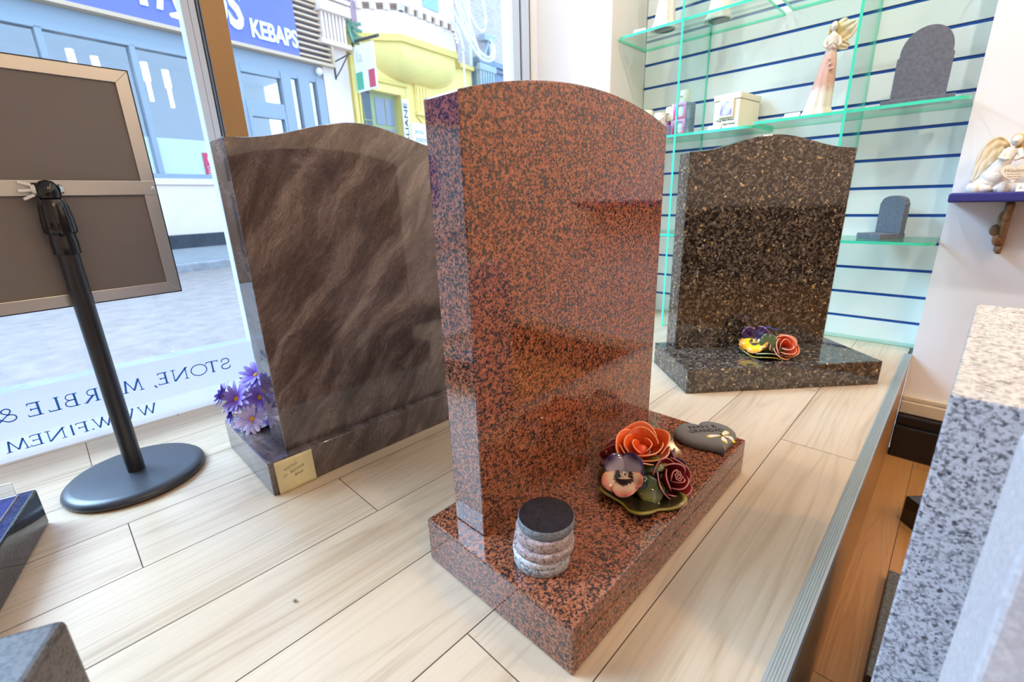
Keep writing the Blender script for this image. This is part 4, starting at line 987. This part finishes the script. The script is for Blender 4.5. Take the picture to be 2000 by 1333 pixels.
def heart(t, s):
    x = 16 * math.sin(t) ** 3; y = 13 * math.cos(t) - 5 * math.cos(2 * t) - 2 * math.cos(3 * t) - math.cos(4 * t)
    return (x * s, (y + 2) * s)
Mk = Matrix.Translation((.020, -.030, .047)) @ Matrix.Rotation(R(80), 4, 'X')
mb = MB().prism([heart(2 * PI * i / 48, .00182) for i in range(48)], 0, .007, 0, Mk)
pq = obj('heart_plaque', mb, mat('cream_plaque', (.80, .68, .52), .55), ka, bevel=.0018)
mb = MB().text('Wisdom', 0, Mk @ Matrix.Translation((0, 0, .0072)), (-.021, .021, .004, .014), .0004, 0, .3)
for q in range(3): mb.text(('meaning where is', 'what in the mind', 'is nurtured')[q], 0, Mk @ Matrix.Translation((0, 0, .0072)), (-.017 + .003 * q, .017 - .003 * q, -.003 - .006 * q, .0005 - .006 * q), .0004)
obj('lettering', mb, mat('brown_engraving', (.35, .22, .12), .7), pq)
card('white price tag marked with pound price before the kneeling angel', .1015, 1.958, .5504, 0, .044, .022, '£25')

# ------------------------------------------------------------------ the street outside
ZP = -0.041
FA = math.atan2(.9888, -.1495)
def street(name, label, cat):
    return thing(name, label, cat, (-9.386, 2.037, ZP), FA)     # local x along the street, y into the building, z up
M_ROAD = speckle('road_asphalt', (.275, .22, .195), .16, 9, .9)
M_PAVE = speckle('pavement_slabs', (.27, .27, .27), .12, 5, .9)
M_KERB = speckle('kerb_stone', (.30, .30, .31), .2, 14, .9)
mb = MB().b2(-40, -2.4, -40, 50, -.45, -.141)
struct('road', MB().b2(-12, -2.55, -32, 45, -.5, -.141), M_ROAD)
struct('near_pavement', MB().b2(-2.55, -1.76, -32, 45, -.5, -.06), M_PAVE)
Ms = Matrix.Translation((-9.386, 2.037, ZP)) @ Matrix.Rotation(FA, 4, 'Z')
struct('far_pavement', MB().b2(-30, 40, -2.42, 0.3, -.5, 0.0, 0, Ms), M_PAVE)
struct('far_kerb', MB().b2(-30, 40, -2.62, -2.425, -.5, -.002, 0, Ms), M_KERB, bevel=.02)

M_SHOPBLUE = mat('grey_blue_shopfront_paint', (.28, .33, .38), .5)
M_SIGNB = mat('royal_blue_sign', (.13, .15, .62), .4)
M_TRIM = mat('orange_timber_trim', (.62, .43, .28), .5)
M_STUCCO = speckle('white_stucco', (.82, .64, .54), .04, 2, .8)
M_SHOPGL = mat('dim_shop_window', (.16, .21, .27), .05, ior=1.5, spec=.8)
M_ROOMW = mat('shop_room_wall', (.20, .24, .28), .7)
M_DKLV = mat('louvre_shadow_board', (.10, .09, .14), .7)
M_SHOPPANE = pane('shop_pane', (.85, .90, .95), .16, .8)
kb_ = street('kebab_shop', 'kebab shop with royal blue sign and grey blue window frames across the street', 'shop')
P = kb_
obj('fascia_board', MB().b2(-4.3, 2.26, -.16, .05, 3.29, 4.26), M_SIGNB, P)
mb = MB().b2(-4.3, 3.0, -.18, .05, 3.235, 3.287).b2(-4.3, 3.0, -.18, .05, 4.262, 4.31).b2(2.955, 3.0, -.18, .05, 3.287, 4.262)
obj('timber_trim', mb, M_TRIM, P)
lv = obj('louvre_panel', MB().b2(2.265, 2.95, -.06, .05, 3.29, 4.26), M_DKLV, P)
mb = MB()
for i in range(10): mb.b2(2.265, 2.95, -.15, -.065, 3.335 + i * .096, 3.370 + i * .096)
obj('louvre_slats', mb, M_TRIM, lv)
Mt = Matrix.Translation((0, -.165, 0)) @ Matrix.Rotation(R(90), 4, 'X')
M_WLET = mat('white_sign_letters', (.82, .83, .86), .4)
for txt, a, b, c, d in (('Y', -.95, -.44, 3.48, 4.13), ('T', -.32, .06, 3.47, 4.13), ('A', .02, .38, 3.47, 4.13), ('C', .36, .70, 3.46, 4.14), ('O', .74, 1.06, 3.46, 4.14), ('S', 1.06, 1.30, 3.47, 4.13)):
    obj('sign_letter', MB().text(txt, 0, Mt, (a, b, c, d), .02, .035), M_WLET, P)
obj('sign_lettering', MB().text('KEBAPS', 0, Mt, (1.40, 2.25, 3.41, 3.70), .02, .03), M_WLET, P)
mb = MB()
mb.b2(-4.3, 2.76, -.02, .12, 3.0, 3.232)
mb.b2(-4.3, .95, -.05, .10, 2.93, 3.0).b2(-4.3, 1.2, -.05, .10, 1.10, 1.17)
for s in (-3.3, -2.36, -1.37, -.37): mb.b2(s - .035, s + .035, -.05, .08, 1.17, 2.95)
mb.b2(.60, 1.16, -.03, .10, 0, 3.0).b2(1.16, 1.90, -.04, .10, 2.30, 2.44).b2(1.16, 1.9, -.04, .1, 2.88, 3.0).b2(1.87, 2.06, -.06, .10, 0, 3.0).b2(2.22, 2.45, -.05, .10, 0, 3.0).b2(2.06, 2.45, -.04, .1, 2.93, 3.0).b2(2.45, 2.76, -.03, .10, 2.93, 3.0).b2(2.60, 2.765, -.05, .1, 0, 3.0)
mb.b2(1.16, 1.22, -.05, .08, .05, 2.30).b2(1.82, 1.87, -.05, .08, .05, 2.3).b2(1.22, 1.82, -.05, .08, 2.18, 2.30).b2(1.22, 1.82, -.05, .08, .05, .9)
obj('shopfront_frame', mb, M_SHOPBLUE, P)
for a, b, c, d in ((-4.3, -3.335, 1.17, 2.93), (-3.265, -2.395, 1.17, 2.93), (-2.325, -1.405, 1.17, 2.93), (-1.335, -.405, 1.17, 2.93), (-.335, .60, 1.17, 2.93), (1.16, 1.87, 2.44, 2.88), (1.22, 1.82, .9, 2.18), (2.06, 2.22, .3, 2.93), (2.45, 2.60, .3, 2.93)):
    pn = obj('window_pane', MB().b2(a, b, .02, .03, c, d), M_SHOPPANE, P)
    if c == 1.17: obj('white_film', MB().b2(a, b, .032, .034, 1.17, 1.71), M_WHITE, pn)
obj('shop_room', MB().b2(-4.3, 2.76, 2.2, 2.3, -.2, 3.3).b2(-4.3, 2.76, .12, 2.2, 3.2, 3.3).b2(-4.3, 2.76, .12, 2.2, -.2, .0), M_ROOMW, P)
mb = MB().b2(-4.3, .60, -.06, .10, 1.005, 1.10)
obj('window_sill', mb, M_STUCCO, P)
obj('stall_riser', MB().b2(-4.3, .60, -.03, .10, .22, 1.0), M_STUCCO, P)
obj('plinth', MB().b2(-4.3, 1.16, -.07, .10, 0, .22), speckle('black_plinth', (.035, .04, .05), .3, 8, .6), P)
for s, zz in ((-2.0, 2.55), (-.95, 2.42), (-.68, 2.38), (-.06, 2.42), (.22, 2.36), (1.98, 2.3)):
    lm = obj('pendant_lamp', MB().lathe([(.030, 0), (.030, .28), (.048, .30), (.048, .56)], 14, M=Matrix.Translation((s, .55, zz - .1))), mat('lit_tube', (.9, .9, .9), .5, emit=((1, 1, 1), 3.0)), P)
obj('wall_lamp', MB().ell((2.66, -.10, 3.12), (.06, .08, .07)), M_WHITE, P, smooth=True)
ng = obj('no_smoking_sign', MB().b2(.29, .60, .010, .018, 1.14, 1.52), mat('red_notice', (.55, .04, .10), .5), P)
mb = MB().lathe([(.085, 0), (.085, .004), (.068, .004), (.068, 0)], 32, M=Matrix.Translation((.44, .009, 1.42)) @ Matrix.Rotation(R(90), 4, 'X'), cap=False).box((.44, .008, 1.42), (.15, .004, .018), 0).box((.44, .008, 1.42), (.02, .004, .08), 0)
Mt2 = Matrix.Translation((0, .009, 0)) @ Matrix.Rotation(R(90), 4, 'X')
for q, s_ in enumerate(('IT IS AGAINST', 'THE LAW TO', 'SMOKE IN THESE', 'PREMISES')): mb.text(s_, 0, Mt2, (.33, .56, 1.285 - .04 * q, 1.31 - .04 * q), .004)
obj('notice_lettering', mb, M_WHITE, ng)
obj('upper_wall', MB().b2(-4.3, 2.76, .0, .3, 4.3, 4.8), M_STUCCO, P)

# white pier building strip between the shops
wp = street('white_pilaster', 'white fluted pilaster between the kebab shop and the yellow restaurant', 'pilaster')
mb = MB().b2(2.78, 3.38, -.06, .3, 0, 6.6)
obj('shaft', mb, M_STUCCO, wp)
mb = MB().b2(2.74, 3.42, -.22, -.06, 3.62, 3.70).b2(2.74, 3.42, -.30, -.06, 4.16, 4.34).b2(2.76, 3.40, -.34, -.06, 4.36, 4.42)
for i in range(7): mb.b2(2.80 + i * .08, 2.85 + i * .08, -.20, -.06, 3.70, 4.16)
obj('capital', mb, M_STUCCO, wp)
mb = MB().tube([(3.05, -.07, 3.42), (3.05, -.07, 3.05)], .018, 6).tube([(3.05, -.07, 3.36), (3.06, -.62, 3.42)], .014, 6).tube([(3.05, -.08, 3.08), (3.06, -.25, 3.20), (3.06, -.5, 3.39)], .012, 6)
obj('iron_bracket', mb, M_BLACK, wp)

M_YEL = speckle('yellow_render', (.90, .68, .22), .04, 2, .7)
M_YELD = mat('deeper_yellow_moulding', (.74, .55, .14), .6)
M_OLIVEP = mat('olive_door_paint', (.30, .35, .16), .5)
yr = street('yellow_restaurant', 'yellow rendered restaurant with white balustraded bay across the street', 'building')
mb = MB().b2(3.40, 7.42, -.02, .3, 3.22, 4.06).b2(3.40, 3.62, -.02, .3, 0, 3.22).b2(4.98, 7.42, -.02, .3, 0, 3.22).b2(3.62, 4.98, .55, .7, 2.92, 3.22).b2(3.62, 4.98, .0, .55, 3.02, 3.22)
obj('wall', mb, M_YEL, yr)
obj('cornice', MB().b2(3.40, 3.80, -.14, 0, 3.96, 4.06).b2(6.85, 7.42, -.14, 0, 3.96, 4.06).b2(3.62, 5.0, -.06, 0, 3.20, 3.28), M_YELD, yr)
def bay(z): return [(3.80, -.02), (4.45, -.60), (6.14, -.60), (6.85, -.02)]
mb = MB(); n = 9; rs = []
full = [(3.80, .0), (4.45, -.60), (5.3, -.60), (6.14, -.60), (6.85, .0)]
for i in range(n + 1):
    a = PI / 2 * i / n; s = math.sin(a); zz = 3.30 + .62 * (1 - math.cos(a))
    rs.append([(5.32 + (p[0] - 5.32) * (.30 + .70 * s), p[1] * (.12 + .88 * s) + .02, zz) for p in full])
rs.append([(p[0], p[1], 4.02) for p in full])
mb.rings(rs)
obj('bay_cove', mb, M_YEL, yr, smooth=35)
obj('bay_moulding', MB().prism([(3.72, .0), (4.42, -.66), (6.17, -.66), (6.93, .0)], 3.92, 4.05), M_YELD, yr)
mb = MB().prism([(3.74, .0), (4.43, -.63), (6.16, -.63), (6.91, .0)], 4.052, 4.12).prism([(3.80, .0), (4.46, -.58), (6.13, -.58), (6.85, .0)], 4.12, 4.50)
mb.prism([(3.76, .0), (4.44, -.62), (6.15, -.62), (6.89, .0)], 4.62, 4.72)
def pq_(a, b, t): return (a[0] + (b[0] - a[0]) * t, a[1] + (b[1] - a[1]) * t)
for A, B, cnt in (((3.84, -.05), (4.48, -.60), 3), ((4.50, -.60), (6.10, -.60), 6), ((6.14, -.57), (6.83, -.05), 3)):
    for i in range(cnt + 1):
        x, y = pq_(A, B, i / cnt); mb.box((x, y, 4.56), (.12, .08, .13))
obj('balustrade', mb, M_STUCCO, yr)
obj('upper_wall', MB().b2(3.40, 6.95, .05, .3, 4.06, 11), M_STUCCO, yr)
wb = obj('bay_window', MB().prism([(4.1, .04), (4.6, -.40), (6.05, -.40), (6.55, .04)], 4.1, 9), M_STUCCO, yr)
obj('pane', MB().b2(5.35, 5.85, -.43, -.405, 4.85, 6.0), mat('pale_blue_pane', (.30, .45, .55), .1), wb)
obj('upper_pane', MB().b2(3.46, 3.62, .02, .045, 4.25, 6.2), mat('blue_grey_sash', (.20, .24, .36), .2), yr)
obj('brick_patch', MB().b2(3.66, 3.80, .0, .045, 4.07, 6.5), mat('mauve_brick', (.36, .22, .26), .8), yr)
mb = MB().tube([(3.46, -.10, 0), (3.46, -.10, 4.0)], .045, 10).tube([(3.57, -.08, 0), (3.57, -.08, 3.9)], .03, 10)
obj('drainpipe', mb, M_YELD, yr, smooth=True)
mb = MB()
for i in range(14):
    rng = random.Random(i); mb.tube([(3.47 + rng.uniform(-.05, .05), -.12, 3.95 + rng.uniform(0, .2)), (3.50 + rng.uniform(-.14, .22), -.2 - rng.uniform(0, .1), 3.9 + rng.uniform(-.15, .35))], .03, 5)
obj('weed', mb, mat('weed_green', (.12, .28, .18), .8), yr)
dr = obj('door', MB().b2(4.06, 4.80, .18, .24, 0, 3.02).b2(4.17, 4.68, .14, .18, .9, .98), M_OLIVEP, yr)
mb = MB()
for a in (4.17, 4.46):
    for c in (1.1, 1.72, 2.36): mb.b2(a, a + .25, .165, .179, c, c + .56)
obj('pane', mb, mat('grey_door_glass', (.22, .24, .30), .1), dr)
sd = obj('side_window', MB().b2(3.62, 4.055, .18, .24, .5, 3.02), mat('dark_window_glass', (.06, .10, .13), .06), yr)
obj('glazing_bar', MB().tube([(3.72, .17, 1.2), (3.76, .17, 2.4)], .016, 6).tube([(3.64, .17, 2.42), (4.04, .17, 2.42)], .016, 6).tube([(3.80, .17, 2.9), (3.98, .17, 1.2)], .016, 6), M_OLIVEP, sd)
obj('door_post', MB().b2(4.80, 4.98, -.02, .5, 0, 3.02), M_YELD, yr)
sb = obj('sign_board', MB().b2(4.79, 4.965, -.05, -.025, 1.0, 2.94), M_WHITE, yr)
obj('sign_lettering', MB().text('ITALIANE', 0, Matrix.Translation((4.93, -.052, 0)) @ Matrix.Rotation(R(90), 4, 'X') @ Matrix.Rotation(R(90), 4, 'Z'), (1.75, 2.86, -.0, .11), .006, .01), M_INKB, sb)
mb = MB().b2(5.20, 5.66, -.12, -.02, 3.30, 3.44).b2(5.22, 5.64, -.08, -.02, 2.72, 3.30).b2(5.20, 5.66, -.14, -.02, 2.64, 2.72).tube([(5.26, -.05, 2.64), (5.40, -.05, 2.50), (5.44, -.05, 2.44)], .03, 6)
for i in range(4): mb.b2(5.25 + i * .1, 5.31 + i * .1, -.11, -.08, 2.76, 3.26)
obj('pilaster_capital', mb, M_YEL, yr)
mbd = obj('menu_board', MB().b2(5.02, 5.75, -.06, -.025, 1.55, 2.46), M_WHITE, yr)
mb = MB(); Mm = Matrix.Translation((0, -.062, 0)) @ Matrix.Rotation(R(90), 4, 'X')
mb.text('pizza', 0, Mm, (5.12, 5.40, 2.20, 2.32), .004); mb.text('trattoria', 0, Mm, (5.12, 5.55, 2.04, 2.15), .004)
obj('menu_lettering', mb, M_INK, mbd)

hs = street('hanging_sign', 'white hanging sign with an Italian flag projecting from the yellow restaurant', 'sign')
obj('arm', MB().tube([(3.5, -.02, 3.80), (3.5, -.95, 3.76)], .03, 8).tube([(3.5, -.03, 3.70), (3.5, -.2, 3.78)], .02, 6).box((3.5, -.03, 3.78), (.08, .05, .3)), M_BLACK, hs)
sgn = obj('panel', MB().b2(3.485, 3.515, -.78, -.14, 2.86, 3.70), M_WHITE, hs)
for nm, c, a, b in (('green_stripe', (.05, .42, .26), -.38, -.17), ('red_stripe', (.62, .06, .12), -.76, -.57)):
    obj(nm, MB().b2(3.478, 3.484, a, b, 2.90, 3.22), mat(nm + '_paint', c, .5), sgn)
obj('faded_lettering', MB().text('la', 0, Matrix(((0, 0, -1, 3.484), (-1, 0, 0, 0), (0, 1, 0, 0), (0, 0, 0, 1))), (.25, .42, 3.40, 3.60), .004), mat('pale_grey_letters', (.55, .56, .6), .6), sgn)

bb = street('brick_building', 'pale brick building with slate blue shopfront beyond the yellow restaurant', 'building')
brk_m = mat('washed_brick', rough=.85); k = NT(brk_m); br = k.n('ShaderNodeTexBrick'); tc = k.n('ShaderNodeTexCoord'); mp = k.n('ShaderNodeMapping'); mp.inputs['Rotation'].default_value = (R(90), 0, 0)
k.l(tc.outputs['Object'], mp.inputs[0]); k.l(mp.outputs[0], br.inputs['Vector']); br.inputs['Scale'].default_value = 4.2
br.inputs['Color1'].default_value = (.40, .30, .29, 1); br.inputs['Color2'].default_value = (.50, .39, .37, 1); br.inputs['Mortar'].default_value = (.62, .58, .57, 1); k.col(br.outputs[0])
obj('brick_wall', MB().b2(6.96, 9.0, .02, .3, 4.1, 12).b2(7.44, 14, .02, .3, 0, 4.1), brk_m, bb)
obj('white_quoin', MB().b2(9.0, 14, .0, .3, 4.3, 12), M_STUCCO, bb)
obj('upper_window', MB().b2(9.15, 9.9, -.03, -.002, 4.9, 6.6), mat('slate_blue_sash', (.20, .27, .38), .3), bb)
obj('shop_fascia', MB().b2(7.50, 12, -.12, .01, 3.6, 4.18).b2(7.46, 12, -.28, .01, 4.18, 4.30).b2(7.46, 12, -.2, .01, 4.08, 4.17), mat('slate_blue_shop_paint', (.16, .21, .29), .5), bb)
mb = MB().b2(7.46, 8.2, -.30, -.13, 4.0, 4.16)
for i in range(6): mb.b2(7.50 + i * .11, 7.57 + i * .11, -.28 , -.13, 3.1, 4.0)
mb.tube([(7.75, -.2, 4.3), (7.9, -.25, 4.7), (8.05, -.2, 4.32)], .06, 6).box((7.95, -.2, 4.82), (.45, .2, .14))
obj('shop_capital', mb, mat('pale_slate_stone', (.34, .40, .44), .7), bb)
cl = street('christmas_light_motif', 'white scroll shaped Christmas light motif hanging before the brick building', 'decoration')
def sp(pts): return [(a, -1.0, b) for a, b in pts]
def bez(p0, p1, p2, p3, n=14): return [tuple((1 - t) ** 3 * p0[i] + 3 * t * (1 - t) ** 2 * p1[i] + 3 * t * t * (1 - t) * p2[i] + t ** 3 * p3[i] for i in (0, 1)) for t in (q / n for q in range(n + 1))]
M_TUBE = mat('white_light_tube', (.8, .8, .82), .4)
obj('pole', MB().tube([(6.24, -1.0, 3.72), (6.27, -1.0, 6.4)], .045, 8), M_TUBE, cl, smooth=True)
for cv in (bez((5.62, 5.3), (6.1, 4.4), (6.3, 3.9), (6.9, 3.95)) + bez((6.9, 3.95), (7.25, 3.98), (7.3, 4.35), (7.05, 4.45)), bez((5.75, 5.3), (6.15, 4.5), (6.4, 4.05), (6.9, 4.03)) + bez((6.9, 4.03), (7.15, 4.05), (7.18, 4.3), (7.05, 4.35)), bez((6.0, 5.4), (6.3, 4.6), (6.7, 4.4), (6.85, 4.65)) + bez((6.85, 4.65), (7.0, 5.0), (6.75, 5.3), (6.6, 5.5)), bez((5.6, 4.8), (5.9, 4.6), (6.0, 4.4), (6.2, 4.2)), bez((5.6, 4.5), (5.8, 4.5), (5.9, 4.3), (6.0, 4.0)), bez((6.6, 4.0), (6.3, 4.6), (6.0, 5.0), (5.9, 5.5))):
    obj('light_tube', MB().tube(sp(cv), .032, 7), M_TUBE, cl, smooth=True)
obj('lower_pipe', MB().tube([(6.0, -.98, 0.0), (6.0, -.98, 4.0)], .02, 6), M_TUBE, cl)
# the terrace continuing down the street to the left
nb = street('neighbour_shop', 'plain white terrace with violet fascia farther left along the street', 'building')
obj('wall', MB().b2(-14, -4.32, 0, .3, 0, 3.1), M_STUCCO, nb)
obj('fascia', MB().b2(-13.8, -4.4, -.15, -.005, 2.15, 2.95), mat('violet_fascia', (.10, .06, .28), .5), nb)
obj('shop_window', MB().b2(-13.5, -4.6, -.03, -.002, .3, 2.1), mat('pale_blind', (.55, .56, .58), .4), nb)
for a in (-9.0, -7.6, -6.2): obj('poster', MB().b2(a, a + .6, -.05, -.031, .5, 1.5), mat('blue_poster', (.10, .14, .40), .5), nb)
